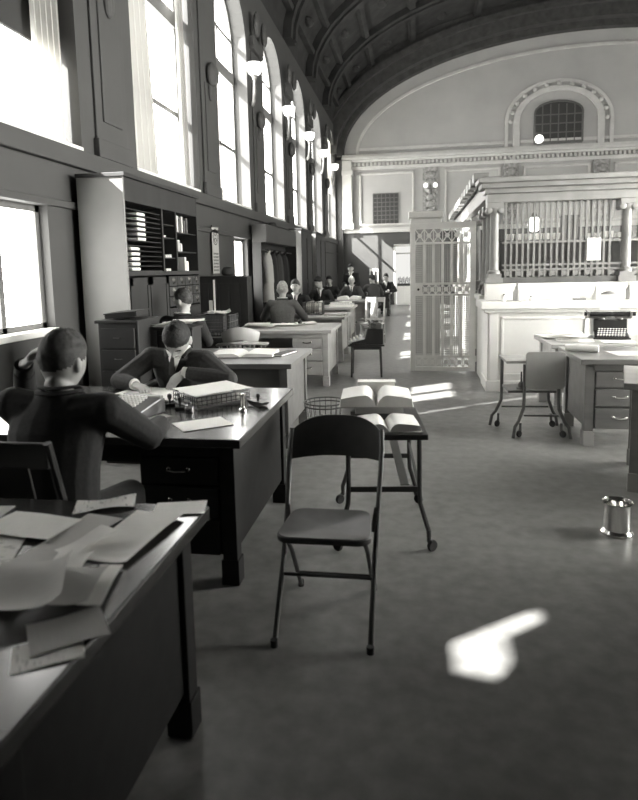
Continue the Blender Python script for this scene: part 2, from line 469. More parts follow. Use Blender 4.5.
def end_wall():
    global TRIM
    y = YE
    # doorway opening x -0.98..0.75, z 0..2.55
    b = MB(); dx0, dx1, dz = -.98, .75, 2.55
    b.box(XL - .4, dx0, y, y + .4, 0, dz); b.box(dx1, XR + .4, y, y + .4, 0, dz); b.box(XL - .4, XR + .4, y, y + .4, dz, 12.6)
    b.build('wall_end', MT['end'])['kind'] = 'structure'
    # dado below the ledge
    b = MB(); b.box(XL, dx0, y - .05, y, 0, 3.08); b.box(dx1, XR, y - .05, y, 0, 3.08); b.box(dx0, dx1, y - .05, y, dz + .02, 3.08)
    b.build('wall_end_dado', MT['dado'])['kind'] = 'structure'
    root = thing('door_1', None, None, (0, y, 0), kind='structure'); L = M.Translation(V((0, -y, 0)))
    MB(L).box(dx0, dx1, y + .2, y + .22, .02, dz).build('pane', MT['doorlight'], root)
    b = MB(L); b.box(dx0, dx0 + .07, y - .07, y + .2, 0, dz); b.box(dx1 - .07, dx1, y - .07, y + .2, 0, dz); b.box(dx0, dx1, y - .07, y + .2, dz - .07, dz + .02)
    b.box(-.16, -.1, y + .1, y + .19, 0, dz); b.box(dx0, dx1, y + .1, y + .19, 2.15, 2.22)
    b.build('door_frame', MT['end_trim'], root, bevel=.01)
    # ledge, cornice with dentils
    b = MB(); b.box(XL, XR, y - .14, y, 3.08, 3.2); b.box(XL, XR, y - .09, y, 3.2, 3.27)
    b.build('trim_%d' % TRIM, MT['end_trim'], bevel=.015)['kind'] = 'structure'; TRIM += 1
    b = MB(); b.box(XL, XR, y - .1, y, 5.72, 5.86); b.box(XL, XR, y - .2, y, 6.02, 6.12); b.box(XL, XR, y - .3, y, 6.12, 6.24); b.box(XL, XR, y - .22, y, 6.24, 6.34)
    for i in range(118): b.box(XL + .1 + i * .17, XL + .2 + i * .17, y - .17, y, 5.87, 6.01)
    b.build('trim_%d' % TRIM, MT['end_trim'], bevel=.01)['kind'] = 'structure'; TRIM += 1
    # big arch band round the lunette
    cx, a, bb, z0 = 7.1, 10.15, 4.35, 6.34
    b = MB(); n = 48
    E = lambda t, k: (cx - (a + k) * cos(t), z0 + (bb + k) * sin(t))
    for i in range(n):
        t0, t1 = pi * i / n, pi * (i + 1) / n
        b.prism([E(t0, .0), E(t1, .0), E(t1, .25), E(t0, .25)], 'y', y - .35, y)
        b.prism([E(t0, .25), E(t1, .25), E(t1, 2.4), E(t0, 2.4)], 'y', y - .75, y)
        b.prism([E(t0, .7), E(t1, .7), E(t1, .95), E(t0, .95)], 'y', y - .95, y - .7)
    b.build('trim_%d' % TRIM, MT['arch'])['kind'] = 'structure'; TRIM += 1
    b = MB()
    for i in range(n):
        t0, t1 = pi * i / n, pi * (i + 1) / n
        b.prism([E(t0, -.62), E(t1, -.62), E(t1, -.5), E(t0, -.5)], 'y', y - .06, y)
    b.box(-2.4, 16, y - .06, y, 6.5, 6.62)
    b.build('trim_%d' % TRIM, MT['end_trim'], bevel=.01)['kind'] = 'structure'; TRIM += 1
    # corner pier
    b = MB(); b.box(XL, -3.12, y - .3, y, 0, 6.34); b.build('trim_%d' % TRIM, MT['wall_dark'])['kind'] = 'structure'; TRIM += 1
    b = MB(); b.box(-3.12, -2.72, y - .3, y, 3.25, 6.1); b.box(-3.14, -2.66, y - .34, y, 3.25, 3.5); b.box(-3.14, -2.66, y - .34, y, 5.5, 5.7)
    b.build('trim_%d' % TRIM, MT['end_trim'], bevel=.015)['kind'] = 'structure'; TRIM += 1
    # moulded panels
    def panel(x0, x1, z0, z1):
        b = MB()
        for w, d, s in ((.1, .07, 0), (.04, .1, .03)):
            X0, X1, Z0, Z1 = x0 + s, x1 - s, z0 + s, z1 - s
            b.box(X0, X0 + w, y - d, y, Z0, Z1); b.box(X1 - w, X1, y - d, y, Z0, Z1)
            b.box(X0, X1, y - d, y, Z0, Z0 + w); b.box(X0, X1, y - d, y, Z1 - w, Z1)
        return b
    for r in ((-2.42, -.1, 3.36, 5.6), (1.15, 3.4, 3.36, 5.6), (4.3, 6.9, 3.36, 5.6), (7.8, 10.4, 3.36, 5.6)):
        panel(*r).build('trim_%d' % TRIM, MT['end_trim'], bevel=.01)['kind'] = 'structure'; TRIM += 1
    # carved pilasters
    for x in (.24, 3.5, 7.0):
        b = MB(); b.box(x, x + .62, y - .1, y, 3.27, 5.72)
        for k in range(7):
            b.ell((x + .31, y - .12, 3.6 + k * .3), (.2 - .05 * (k % 2), .07, .16), 10, 6)
            b.ell((x + .14, y - .11, 3.75 + k * .28), (.07, .06, .09), 8, 5); b.ell((x + .48, y - .11, 3.75 + k * .28), (.07, .06, .09), 8, 5)
        b.build('trim_%d' % TRIM, MT['relief'])['kind'] = 'structure'; TRIM += 1
    # arched surround and dark window high on the wall
    b = MB(); n = 16; m = 5.62
    A = lambda t, r, h: (m - r * cos(t), 7.35 + h * sin(t))
    for r0, r1, d in ((1.5, 1.75, .12), (1.95, 2.1, .08)):
        for i in range(n):
            t0, t1 = pi * i / n, pi * (i + 1) / n
            b.prism([A(t0, r0, r0 * .75), A(t1, r0, r0 * .75), A(t1, r1, r1 * .75), A(t0, r1, r1 * .75)], 'y', y - d, y)
        for s in (-1, 1):
            q = sorted((m + s * r0, m + s * r1)); b.box(q[0], q[1], y - d, y, 6.34, 7.35)
    for i in range(13):
        t = pi * i / 12; q = A(t, 1.85, 1.85 * .75); b.ell((q[0], y - .06, q[1]), (.1, .08, .1), 8, 5)
    b.build('trim_%d' % TRIM, MT['end_trim'], bevel=.01)['kind'] = 'structure'; TRIM += 1
    root = thing('window_40', None, None, (m, y, 6.4), kind='structure'); L = M.Translation(V((-m, -y, -6.4)))
    pts = [(m + .92, 6.45), (m + .92, 7.65)] + [(m + .92 * cos(t), 7.65 + .42 * sin(t)) for t in [pi * i / 10 for i in range(1, 10)]] + [(m - .92, 7.65), (m - .92, 6.45)]
    MB(L).prism(pts, 'y', y - .04, y).build('pane', MT['darkglass'], root)
    b = MB(L)
    for i in range(1, 6): b.box(m - .92 + i * .307 - .02, m - .92 + i * .307 + .02, y - .07, y - .02, 6.45, 7.95)
    for z in (6.5, 6.85, 7.2, 7.55): b.box(m - .92, m + .92, y - .07, y - .02, z - .02, z + .02)
    for i in range(len(pts)):
        p, q = pts[i], pts[(i + 1) % len(pts)]; b.bar((p[0], y - .05, p[1]), (q[0], y - .05, q[1]), .07, .07)
    b.build('window_frame', MT['frame'], root)
    root = thing('window_41', None, None, (-1.3, y, 3.4), kind='structure'); L = M.Translation(V((1.3, -y, -3.4)))
    MB(L).box(-1.84, -.78, y - .03, y, 3.45, 4.72).build('pane', MT['darkglass'], root)
    b = MB(L)
    for i in range(7): b.box(-1.84 + i * .177 - .016, -1.84 + i * .177 + .016, y - .06, y - .02, 3.45, 4.72)
    for i in range(8): b.box(-1.84, -.78, y - .065, y - .025, 3.45 + i * .18 - .016, 3.45 + i * .18 + .016)
    b.build('window_grille', MT['frame'], root)
MT['doorlight'] = glow('bright_door_glass', .75)
MT['darkglass'] = mat('dark_window_glass', .05, .4)
end_wall()

# ------------------------------------------------------------------ window drapes and shades
def drape(label, y0, y1, z0, z1, x, mt, n=7, amp=.04, flare=0.):
    b = MB(); N = n * 6; rows = 8; top = []
    for j in range(rows + 1):
        t = j / rows
        for i in range(N + 1):
            u = i / N
            yy = y0 + (y1 - y0) * u
            mid = (y0 + y1) / 2
            yy += flare * (1 - t) * (1 if flare else 0) * u
            top.append((x + amp * sin(u * n * 2 * pi) * (1 - .4 * t) , yy, z0 + (z1 - z0) * t))
    K = len(top); vs = top + [(p[0] + .006, p[1], p[2]) for p in top]; fs = []
    for j in range(rows):
        for i in range(N):
            a = j * (N + 1) + i; q = (a, a + 1, a + N + 2, a + N + 1)
            fs.append(q); fs.append(tuple(K + k for k in q[::-1]))
    b.add(vs, fs)
    return tag(b.build('window_curtain', mt, smooth=True), label, 'curtain')

XD = XL - .15
drape('pleated pale curtain on the far side of the near high window', 5.6, 6.08, ZS + .02, 6.0, XD, MT['drape'], 5)
drape('wide grey curtain on the near side of the second high window', 7.44, 8.15, ZS + .02, 6.2, XD, MT['drape2'], 5, flare=.25)
drape('narrow grey curtain on the far side of the second high window', 9.3, 9.6, ZS + .02, 6.2, XD, MT['drape2'], 3)
drape('thin grey curtain at the edge of the third high window', 10.8, 11.1, ZS + .02, 6.0, XD, MT['drape2'], 3)

def shade(label, a, c, z0, x=XL - .24):
    m = (a + c) / 2
    t = thing('roller_shade', label, 'shade', (x, m, z0)); L = M.Translation(V((-x, -m, -z0)))
    MB(L).prism(arch_poly(a, c, z0, ZA, .0), 'x', x - .004, x + .004).build('cloth', MT['shade'], t)
    MB(L).tube([(x, a, z0), (x, c, z0)], .012, 10).build('hem_bar', MT['frame'], t)
    return t
shade('dark shade drawn down over the upper part of the near high window', 4.02, 6.1, 3.78)
drape('pale curtain on the near side of the near high window', 4.06, 4.66, ZS + .02, 6.0, XD, MT['drape2'], 6)

drape('pale cloth added to hold back sun on the upper part of the farthest high window', 24.35, 26.45, 4.7, 6.9, XD, MT['drape'], 8, .02)  # added to keep direct sun off the upper end wall

def near_shades():
    r = bpy.data.objects['window_2']; L = M.Translation(-V(r.location))
    b = MB(L); b.box(XL - .245, XL - .237, .63, 2.77, ZS - .02, 7.3); b.build('blind', MT['shade'], r)
near_shades()

# ------------------------------------------------------------------ lights / world
SUN_T = .75
def lights():
    w = bpy.data.worlds.new('sky'); SC.world = w; w.use_nodes = True
    bg = w.node_tree.nodes['Background']; bg.inputs[0].default_value = (.95, .97, 1, 1); bg.inputs[1].default_value = 1.2
    sd = bpy.data.lights.new('sun', 'SUN'); so = bpy.data.objects.new('sun', sd); COL.objects.link(so)
    sd.energy = 46; sd.angle = radians(.6); sd.color = (1, .99, .96)
    d = V((1, .72, 0)); d.normalize(); d.z = -SUN_T
    so.rotation_euler = d.to_track_quat('-Z', 'Y').to_euler()
    so.location = (-12, -6, 10)
    return d.normalized()
SUND = lights()

def gap_shade():
    """blind on the second near window; its unseen hole is shaped by tracing the wanted floor sun patch back along the sun"""
    xs = XL - .24
    floor_pts = FP
    pts = []
    for x, y in floor_pts:
        k = (x - xs) / SUND.x
        p = V((x, y, 0)) - SUND * k
        pts.append((p.y, p.z))
    y0, y1, z0, z1 = -2.21, .16, 2.42, 7.1
    # cloth with hole: bridge between outer rect and hole via triangulated fill
    bm = bmesh.new()
    outer = [bm.verts.new((0, a, b)) for a, b in ((y0, z0), (y1, z0), (y1, z1), (y0, z1))]
    inner = [bm.verts.new((0, a, b)) for a, b in pts]
    es = [bm.edges.new((l[i], l[(i + 1) % len(l)])) for l in (outer, inner) for i in range(len(l))]
    bmesh.ops.triangle_fill(bm, use_beauty=True, use_dissolve=False, edges=es)
    me = bpy.data.meshes.new('cloth'); bm.to_mesh(me); bm.free(); me.materials.append(MT['shade'])
    r = bpy.data.objects['window_1']
    o = bpy.data.objects.new('blind', me); COL.objects.link(o); o.parent = r; o.location = V((xs, 0, 0)) - r.location
    s = o.modifiers.new('th', 'SOLIDIFY'); s.thickness = .006
FP = [(.14, 2.47), (.5, 2.745), (.60, 2.79), (.61, 2.73), (.365, 2.53), (.36, 2.35), (.30, 2.25), (.15, 2.28)]  # wanted sun patch outline; the unseen blind's hole is cut to it
gap_shade()

# ================================================================== FURNITURE
def desk(label, x0, x1, y0, y1, mt, drawers=('r',), front=-1, h=.76, modesty=True, foot=None, group=None, gloss=None):
    """double pedestal office desk; drawer fronts look to -y (front=-1) or +y (front=1)"""
    cx, cy = (x0 + x1) / 2, (y0 + y1) / 2; w, d = x1 - x0, y1 - y0
    t = thing('desk', label, 'desk', (cx, cy, 0), group=group)
    hx, hy = w / 2, d / 2
    MB().box(-hx, hx, -hy, hy, h - .045, h).build('desktop', gloss or mt, t, bevel=.006)
    ix, iy = hx - .05, hy - .06
    for sx in (-1, 1):
        for sy in (-1, 1):
            b = MB(); b.box(sx * ix - (.075 if sx > 0 else 0), sx * ix + (0 if sx > 0 else .075), sy * iy - (.075 if sy > 0 else 0), sy * iy + (0 if sy > 0 else .075), .0, h - .045)
            lg = b.build('leg', mt, t, bevel=.004)
            b = MB(); X = sx * (ix - .0375); Y = sy * (iy - .0375)
            b.box(X - .045, X + .045, Y - .045, Y + .045, 0, .13); b.build('foot', foot or mt, lg, bevel=.004)
        b = MB(); X = sx * (ix - .03)
        b.box(X - .012, X + .012, -iy + .07, iy - .07, .16, h - .045); b.build('side_panel', mt, t)
    b = MB(); b.box(-ix + .07, ix - .07, -front * (iy - .05) - .01, -front * (iy - .05) + .01, .25, h - .045); b.build('back_panel', mt, t)
    fy = front * iy
    b = MB(); b.box(-ix + .07, ix - .07, fy - .012, fy + .012, h - .1, h - .045); b.build('apron', mt, t)
    for s in drawers:
        sx = 1 if s == 'r' else -1
        a, c = sorted((sx * (ix - .075), sx * (ix - .075 - .42)))
        b = MB(); b.box(a, c, *sorted((fy - front * .02, -fy + front * .1)), .15, h - .06); b.build('pedestal', mt, t)
        zs = ((.15, .335), (.345, .50), (.51, h - .11))
        for z0, z1 in zs:
            b = MB(); b.box(a + .012, c - .012, *sorted((fy - front * .04, fy + front * .006)), z0 + .004, z1 - .004); dr = b.build('drawer', mt, t, bevel=.004)
            zm = (z0 + z1) / 2 + .01; m = (a + c) / 2
            b = MB(); b.tube([(m - .05, fy, zm), (m - .045, fy + front * .03, zm), (m, fy + front * .036, zm - .004), (m + .045, fy + front * .03, zm), (m + .05, fy, zm)], .007, 8)
            b.ell((m - .05, fy + front * .006, zm), (.012, .006, .012), 8, 6); b.ell((m + .05, fy + front * .006, zm), (.012, .006, .012), 8, 6)
            b.build('handle', MT['brass'], dr, smooth=True)
    return t

D1 = desk('dark desk in the near left corner covered with loose envelopes and papers', -2.35, -.7, .85, 1.95, MT['deskbody'], ('r',), -1, gloss=MT['desk'])
D2 = desk('dark glossy desk shared by the two nearest men', -2.5, -.83, 2.76, 4.06, MT['deskbody'], ('r',), -1, gloss=MT['desk'])
D3 = desk('glossy desk with an open ledger, behind the writing man', -2.55, -1.06, 5.12, 6.2, MT['deskmid'], (), 1)
D4 = desk('pale wooden desk showing three drawers with metal pulls', -2.5, -1.12, 8.05, 9.2, MT['desklight'], ('r',), -1)
D5 = desk('pale desk carrying the wire basket of papers', -2.6, -1.2, 10.3, 11.4, MT['desklight'], (), 1)
D6 = desk('pale desk with flat ledgers, beyond the wire basket', -2.6, -1.33, 12.9, 14.0, MT['desklight'], (), 1)
D7 = desk('pale desk in front of the bald man in a suit and tie', -2.7, -1.2, 15.4, 16.7, MT['deskmid'], (), 1)
D8 = desk('dark far desk with a pale upright rack on it', -2.4, -.85, 20.4, 21.4, MT['desk'], (), 1)
DA = desk('dark desk beside the drop leaf stand at the right', 1.36, 2.9, 5.42, 6.3, MT['deskmid'], ('l',), -1, foot=MT['leaf'])
DB = desk('paper-covered desk between the stone counter and another desk', 1.33, 2.9, 6.45, 7.4, MT['desklight'], (), 1)
DC = desk('desk at the right edge behind the shiny metal can', 1.36, 2.9, 4.33, 5.15, MT['deskmid'], ('l',), -1, foot=MT['leaf'])
DC.location = (2.216, 4.50, 0); DC.rotation_euler = (0, 0, radians(-17))

# ---- small dark desk of the man with the pale hair
DS = desk('low dark desk with cluttered tray below the wall calendar', -2.8, -2.22, 7.2, 8.0, MT['darkwood'], (), 1)

# ------------------------------------------------------------------ folding chair
def folding_chair():
    t = thing('folding_chair', 'dark steel folding chair standing empty facing the viewer', 'chair', (-.39, 2.6, 0))
    # local: y=-.25 front feet, y=+.35 back rest top; chair faces -y
    for s, nm in ((-1, 0), (1, 1)):
        x = .2 * s
        p = [(x, -.25, 0), (x * 1.02, .0, .28), (x * 1.06, .14, .46), (x * 1.12, .29, .70), (x * 1.1, .325, .78)]
        b = MB(); b.tube(p, .012, 10); u = b.build('upright', MT['steel'], t, smooth=True)
        MB().cyl((x, -.25, 0), .016, .03, 10).build('foot_cap', MT['rubber'], u, smooth=True)
        b = MB(); b.tube([(x * .84, -.12, .425), (x * .86, .02, .3), (x * .9, .26, 0.0)], .011, 10); l = b.build('rear_leg', MT['steel'], t, smooth=True)
        MB().cyl((x * .9, .255, 0), .015, .03, 10).build('foot_cap', MT['rubber'], l, smooth=True)
        b = MB(); b.bar((x * .95, .06, .38), (x * 1.03, .12, .47), .02, .006); b.build('hinge', MT['steel'], t)
    b = MB(); b.tube([(-.2, -.055, .22), (.2, -.055, .22)], .008, 8); b.build('stretcher', MT['steel'], t, smooth=True)
    b = MB(); b.tube([(-.175, .16, .12), (.175, .16, .12)], .008, 8); b.build('stretcher', MT['steel'], t, smooth=True)
    # seat: pressed metal pan with rounded corners
    def rr(w0, w1, y0, y1, r, n=6):
        P = []
        for cx, cy, a0 in ((w1 - r, y1 - r, 0), (-w1 + r, y1 - r, 90), (-w0 + r, y0 + r, 180), (w0 - r, y0 + r, 270)):
            for k in range(n + 1):
                a = radians(a0 + 90 * k / n); P.append((cx + r * cos(a), cy + r * sin(a)))
        return P
    out = rr(.2, .185, -.19, .14, .06); N = len(out); vs = []; fs = []
    rings = [(1.0, -.022), (1.0, -.002), (.97, .004), (.85, .0), (.5, -.012), (.05, -.015)]
    for k, z in rings:
        for x, y in out: vs.append((x * k, (y + .02) * k - .02, .445 + z))
    for i in range(len(rings) - 1):
        for j in range(N): fs.append((i * N + j, i * N + (j + 1) % N, (i + 1) * N + (j + 1) % N, (i + 1) * N + j))
    fs.append(tuple((len(rings) - 1) * N + j for j in range(N))); fs.append(tuple(range(N))[::-1])
    MB().add(vs, fs).build('seat', MT['steel'], t, smooth=True)
    # back panel, curved, rounded top
    vs = []; nu, nv = 16, 8
    for side in (0, 1):
        for j in range(nv + 1):
            for i in range(nu + 1):
                u = -1 + 2 * i / nu; v = j / nv
                top = .835 - .07 * abs(u) ** 3.2
                z0 = .64 + .012 * (1 - u * u); z = z0 + (top - z0) * v
                y = .30 + (z - .7) * .42 + .045 * (1 - u * u) * .9 - side * .008
                vs.append((.225 * u, y, z))
    fs = []; K = (nu + 1) * (nv + 1)
    for j in range(nv):
        for i in range(nu):
            a = j * (nu + 1) + i; q = (a, a + 1, a + nu + 2, a + nu + 1); fs.append(q); fs.append(tuple(K + k for k in q[::-1]))
    loop = [i for i in range(nu)] + [j * (nu + 1) + nu for j in range(nv)] + [nv * (nu + 1) + i for i in range(nu, 0, -1)] + [j * (nu + 1) for j in range(nv, 0, -1)]
    for k in range(len(loop)):
        a, c = loop[k], loop[(k + 1) % len(loop)]; fs.append((c, a, K + a, K + c))
    MB().add(vs, fs).build('backrest', MT['steel'], t, smooth=True)
    return t
folding_chair()

# ------------------------------------------------------------------ castered stands
def caster(b, bw, x, y, dx, dy):
    b.tube([(x, y, .13), (x, y, .07)], .012, 8)
    b.bar((x, y, .07), (x + dx, y + dy, .032), .026, .006)
    bw.lathe([(.008, -.011), (.028, -.011), (.032, -.004), (.032, .004), (.028, .011), (.008, .011)], 16, (x + dx, y + dy, .032), (pi / 2, 0, math.atan2(dy, dx)))

def typing_table():
    t = thing('typing_stand', 'caster-footed iron stand stacked with open books, behind the folding chair', 'stand', (-.215, 3.63, 0), radians(6))
    w, l, z = .215, .36, .665
    MB().box(-w - .02, w + .02, -l - .02, l + .02, z - .03, z).build('top', MT['darkwood'], t, bevel=.004)
    for sx in (-1, 1):
        for sy in (-1, 1):
            X, Y = sx * (w - .02), sy * (l - .05)
            p = [(X, Y, z - .03), (X, Y, .34), (X + sx * .004, Y + sy * .004, .26), (X + sx * .03, Y + sy * .03, .17), (X + sx * .045, Y + sy * .05, .12), (X + sx * .045, Y + sy * .055, .09)]
            b = MB(); b.tube(p, .0135, 8); bw = MB(); caster(b, bw, X + sx * .045, Y + sy * .055, sx * .02, -sy * .015)
            lg = b.build('leg', MT['iron'], t, smooth=True); bw.build('caster', MT['rubber'], lg, smooth=True)
    for sy in (-1, 1):
        b = MB(); b.bar((-w + .02, sy * (l - .05), .34), (w - .02, sy * (l - .05), .34), .03, .012, (0, 0, 1)); b.build('brace', MT['iron'], t)
    for sx in (-1, 1):
        b = MB(); b.bar((sx * (w - .02), -l + .05, .34), (sx * (w - .02), l - .05, .42), .012, .03); b.build('brace', MT['iron'], t)
    b = MB(); b.bar((w - .1, -l + .06, .36), (w - .13, l - .1, .48), .05, .004); b.build('strap', MT['steel_pale'], t)
    return t
typing_table()

def leaf_stand():
    t = thing('typing_stand', 'caster-footed stand with a square drop leaf, beside the stone counter', 'stand', (1.05, 5.93, 0), radians(2))
    z = .70
    MB().box(-.26, .22, -.19, .22, z - .025, z).build('top', MT['palewood'], t, bevel=.004)
    # leaf standing at the front edge
    b = MB()
    pts = []
    for cx, cz, a0 in ((.245 - .03, .785 - .03, 0), (-.095 + .03, .785 - .03, 90), (-.095 + .03, .45 + .03, 180), (.245 - .03, .45 + .03, 270)):
        for k in range(5): pts.append((cx + .03 * cos(radians(a0 + k * 22.5)), cz + .03 * sin(radians(a0 + k * 22.5))))
    b.prism(pts, 'y', -.225, -.205); b.build('leaf', MT['leaf'], t, bevel=.003)
    for sx, sy in ((-1, 1), (-1, -1), (1, -1), (1, 1)):
        X = -.235 if sx < 0 else .20; Y = .19 * sy
        if sx < 0 and sy < 0: X = -.10
        p = [(X, Y, z - .03), (X, Y, .34), (X + sx * .006, Y, .26), (X + sx * .05, Y + sy * .02, .15), (X + sx * .085, Y + sy * .04, .1), (X + sx * .10, Y + sy * .05, .0)]
        b = MB(); b.tube(p, .015, 8); bw = MB(); caster(b, bw, X + sx * .03, Y, sx * .012, -.012)
        lg = b.build('leg', MT['iron2'], t, smooth=True); bw.build('caster', MT['rubber'], lg, smooth=True)
    b = MB(); b.bar((-.1, -.19, .2), (.2, -.19, .2), .03, .014); b.build('brace', MT['iron2'], t)
    b = MB(); b.bar((-.235, .19, .2), (.2, .19, .2), .03, .014); b.build('brace', MT['iron2'], t)
    b = MB(); b.box(-.235, .19, -.15, .17, .40, .42); b.build('shelf', MT['iron2'], t)
    b = MB(); b.tube([(-.1, -.05, .42), (-.1, -.05, .58)], .008); b.ell((-.1, -.05, .45), (.03, .03, .04)); b.cyl((-.1, -.05, .42), .045, .012); b.build('adjusting_screw', MT['iron2'], t, smooth=True)
    return t
leaf_stand()

# ------------------------------------------------------------------ wooden chairs
def wood_chair(label, loc, rz, mt, style='slat', seat=.45, top=.95, group=None):
    t = thing('wooden_chair', label, 'chair', loc, rz, group)      # faces +y
    b = MB(); b.prism([(-.21, -.2), (.21, -.2), (.23, .22), (-.23, .22)], 'z', seat - .035, seat); b.build('seat', mt, t, bevel=.012)
    for sx in (-1, 1):
        b = MB(); b.tube([(sx * .2, .18, seat - .03), (sx * .22, .2, 0)], [.021, .015], 8); b.build('leg', mt, t, smooth=True)
        if style == 'slat':
            b = MB(); b.tube([(sx * .2, -.26, 0), (sx * .19, -.19, seat), (sx * .19, -.24, .7), (sx * .19, -.31, top)], [.018, .02, .018, .016], 8, side=(1, 0, 0)); b.build('back_post', mt, t, smooth=True)
        else:
            b = MB(); b.tube([(sx * .19, -.18, seat - .03), (sx * .22, -.22, 0)], [.021, .015], 8); b.build('leg', mt, t, smooth=True)
    b = MB(); b.bar((-.2, 0, .2), (.2, 0, .2), .02, .02); b.bar((-.2, .19, .2), (-.2, -.2, .2), .02, .02); b.bar((.2, .19, .2), (.2, -.2, .2), .02, .02); b.build('stretcher', mt, t)
    if style == 'slat':
        b = MB(); b.bar((-.19, -.305, top - .05), (.19, -.305, top - .05), .02, .1, (0, 1, 0)); b.build('top_rail', mt, t, bevel=.006)
        b = MB(); b.bar((.02, -.2, seat), (.02, -.298, top - .08), .15, .012, (1, 0, 0)); b.build('splat', mt, t, bevel=.003)
        b = MB(); b.bar((-.19, -.2, seat + .06), (.19, -.2, seat + .06), .02, .05, (0, 1, 0)); b.build('rail', mt, t)
    else:
        # round-backed office armchair: curved arm rail on spindles
        pts = []
        for k in range(17):
            a = pi * k / 16; pts.append((.28 * cos(a), .1 - .36 * sin(a) if 0 < k < 16 else .2, .69 + .06 * sin(a)))
        b = MB(); b.tube(pts, [(.02, .034)] * 17, 8, side=(0, 0, 1)); b.build('arm_rail', mt, t, smooth=True)
        top_p = [p for p in pts[4:13]]
        b = MB(); b.tube([(x, y - .01, z + .06 + .05 * sin(pi * i / 8)) for i, (x, y, z) in enumerate(top_p)], [(.075, .014)] * 9, 8, side=(0, 0, 1)); b.build('crest_rail', mt, t, smooth=True)
        for k in (1, 3, 5, 6, 7, 8, 9, 10, 11, 13, 15):
            x, y, z = pts[k]; b = MB(); b.tube([(x * .74, y * .62 + .02, seat), (x, y, z)], .009, 6); b.build('spindle', mt, t, smooth=True)
    return t

wood_chair('dark chair carrying the nearest man at the left', (-1.53, 2.34, 0), 0, MT['darkwood'], 'slat', top=.94)
wood_chair('dark chair under the man writing at the shared desk', (-1.76, 4.42, 0), pi, MT['darkwood'], 'arm')
wood_chair('pale round-backed wooden armchair pushed up to the desk with three drawers', (-2.02, 6.95, 0), radians(12), MT['palewood'], 'arm')
wood_chair('pale slat-back wooden chair standing empty beyond the typewriter', (-.9, 12.75, 0), radians(172), MT['palewood'], 'slat', top=.96)

# ------------------------------------------------------------------ typewriters
def typewriter(label, loc, rz, sheet=None):
    t = thing('typewriter', label, 'typewriter', loc, rz)    # keyboard towards -y
    b = MB(); b.prism([(-.2, 0), (.2, 0), (.2, .2), (.0, .2), (-.03, .07), (-.2, .03)], 'x', -.17, .17); b.build('body', MT['black'], t, bevel=.012)
    b = MB(); b.box(-.18, .18, -.22, -.02, 0, .02); b.build('base', MT['black'], t, bevel=.008)
    b = MB()
    for r in range(4):
        for k in range(10):
            x = -.135 + k * .028 + r * .007; y = -.195 + r * .04; z = .045 + r * .018
            b.cyl((x, y, z), .0105, .008, 8); b.tube([(x, y, z), (x, y + .01, z - .02)], .002, 4)
    b.build('keys', MT['white'], t)
    b = MB(); b.tube([(-.21, .08, .25), (.21, .08, .25)], .024, 14); c = b.build('platen', MT['rubber'], t, smooth=True)
    b = MB(); b.box(-.22, .22, .1, .17, .2, .245); b.box(-.22, -.2, .04, .17, .21, .275); b.box(.2, .22, .04, .17, .21, .275)
    b.tube([(-.2, .05, .285), (.2, .05, .285)], .004, 6); b.build('carriage', MT['steel_pale'], t, bevel=.003)
    b = MB(); b.cyl((-.225, .08, .25), .022, .03, 12, (0, -pi / 2, 0)); b.build('knob', MT['rubber'], t, smooth=True)
    b = MB(); b.cyl((.225, .08, .25), .022, .03, 12, (0, pi / 2, 0)); b.build('knob', MT['rubber'], t, smooth=True)
    b = MB(); b.tube([(-.22, .05, .26), (-.25, -.03, .3), (-.255, -.06, .3)], .005, 6); b.build('return_lever', MT['chrome'], t, smooth=True)
    b = MB()
    for k in range(24):
        a = pi * (k + .5) / 24; b.bar((.07 * cos(a), .0 - .02 * sin(a), .19), (.035 * cos(a), .05, .225), .004, .004)
    b.build('type_bars', MT['steel_pale'], t)
    for x in (-.09, .09): MB().cyl((x, -.005, .2), .035, .014, 14).build('ribbon_spool', MT['steel_pale'], t, smooth=True)
    if sheet:
        b = MB(); b.sheet(.2, .2, .001, .0, 6, .01, M.Translation((0, .1, .36)) @ Euler((radians(80), 0, 0)).to_matrix().to_4x4()); b.build('paper', MT['paper'], t)
    return t

def low_table():
    t = thing('low_table', 'low dark table under the black typewriter', 'table', (-.72, 8.98, 0), radians(3))
    MB().box(-.27, .25, -.2, .22, .45, .475).build('top', MT['darkwood'], t, bevel=.004)
    for sx in (-1, 1):
        for sy in (-1, 1):
            X, Y = -.01 + sx * .2, .01 + sy * .16
            b = MB(); b.tube([(X, Y, .45), (X + sx * .015, Y + sy * .015, 0)], [.018, .014], 8); b.build('leg', MT['darkwood'], t, smooth=True)
    b = MB(); b.box(-.21, .19, -.16, -.14, .4, .45); b.box(-.21, .19, .16, .18, .4, .45); b.build('apron', MT['darkwood'], t)
low_table()
typewriter('black typewriter with a ribbed carriage on a low table', (-.73, 8.99, .475), radians(-82)).scale = (1.15, 1.15, 1.15)
typewriter('black typewriter holding a white sheet on the paper-covered desk', (2.06, 7.08, .76), radians(-10), True)

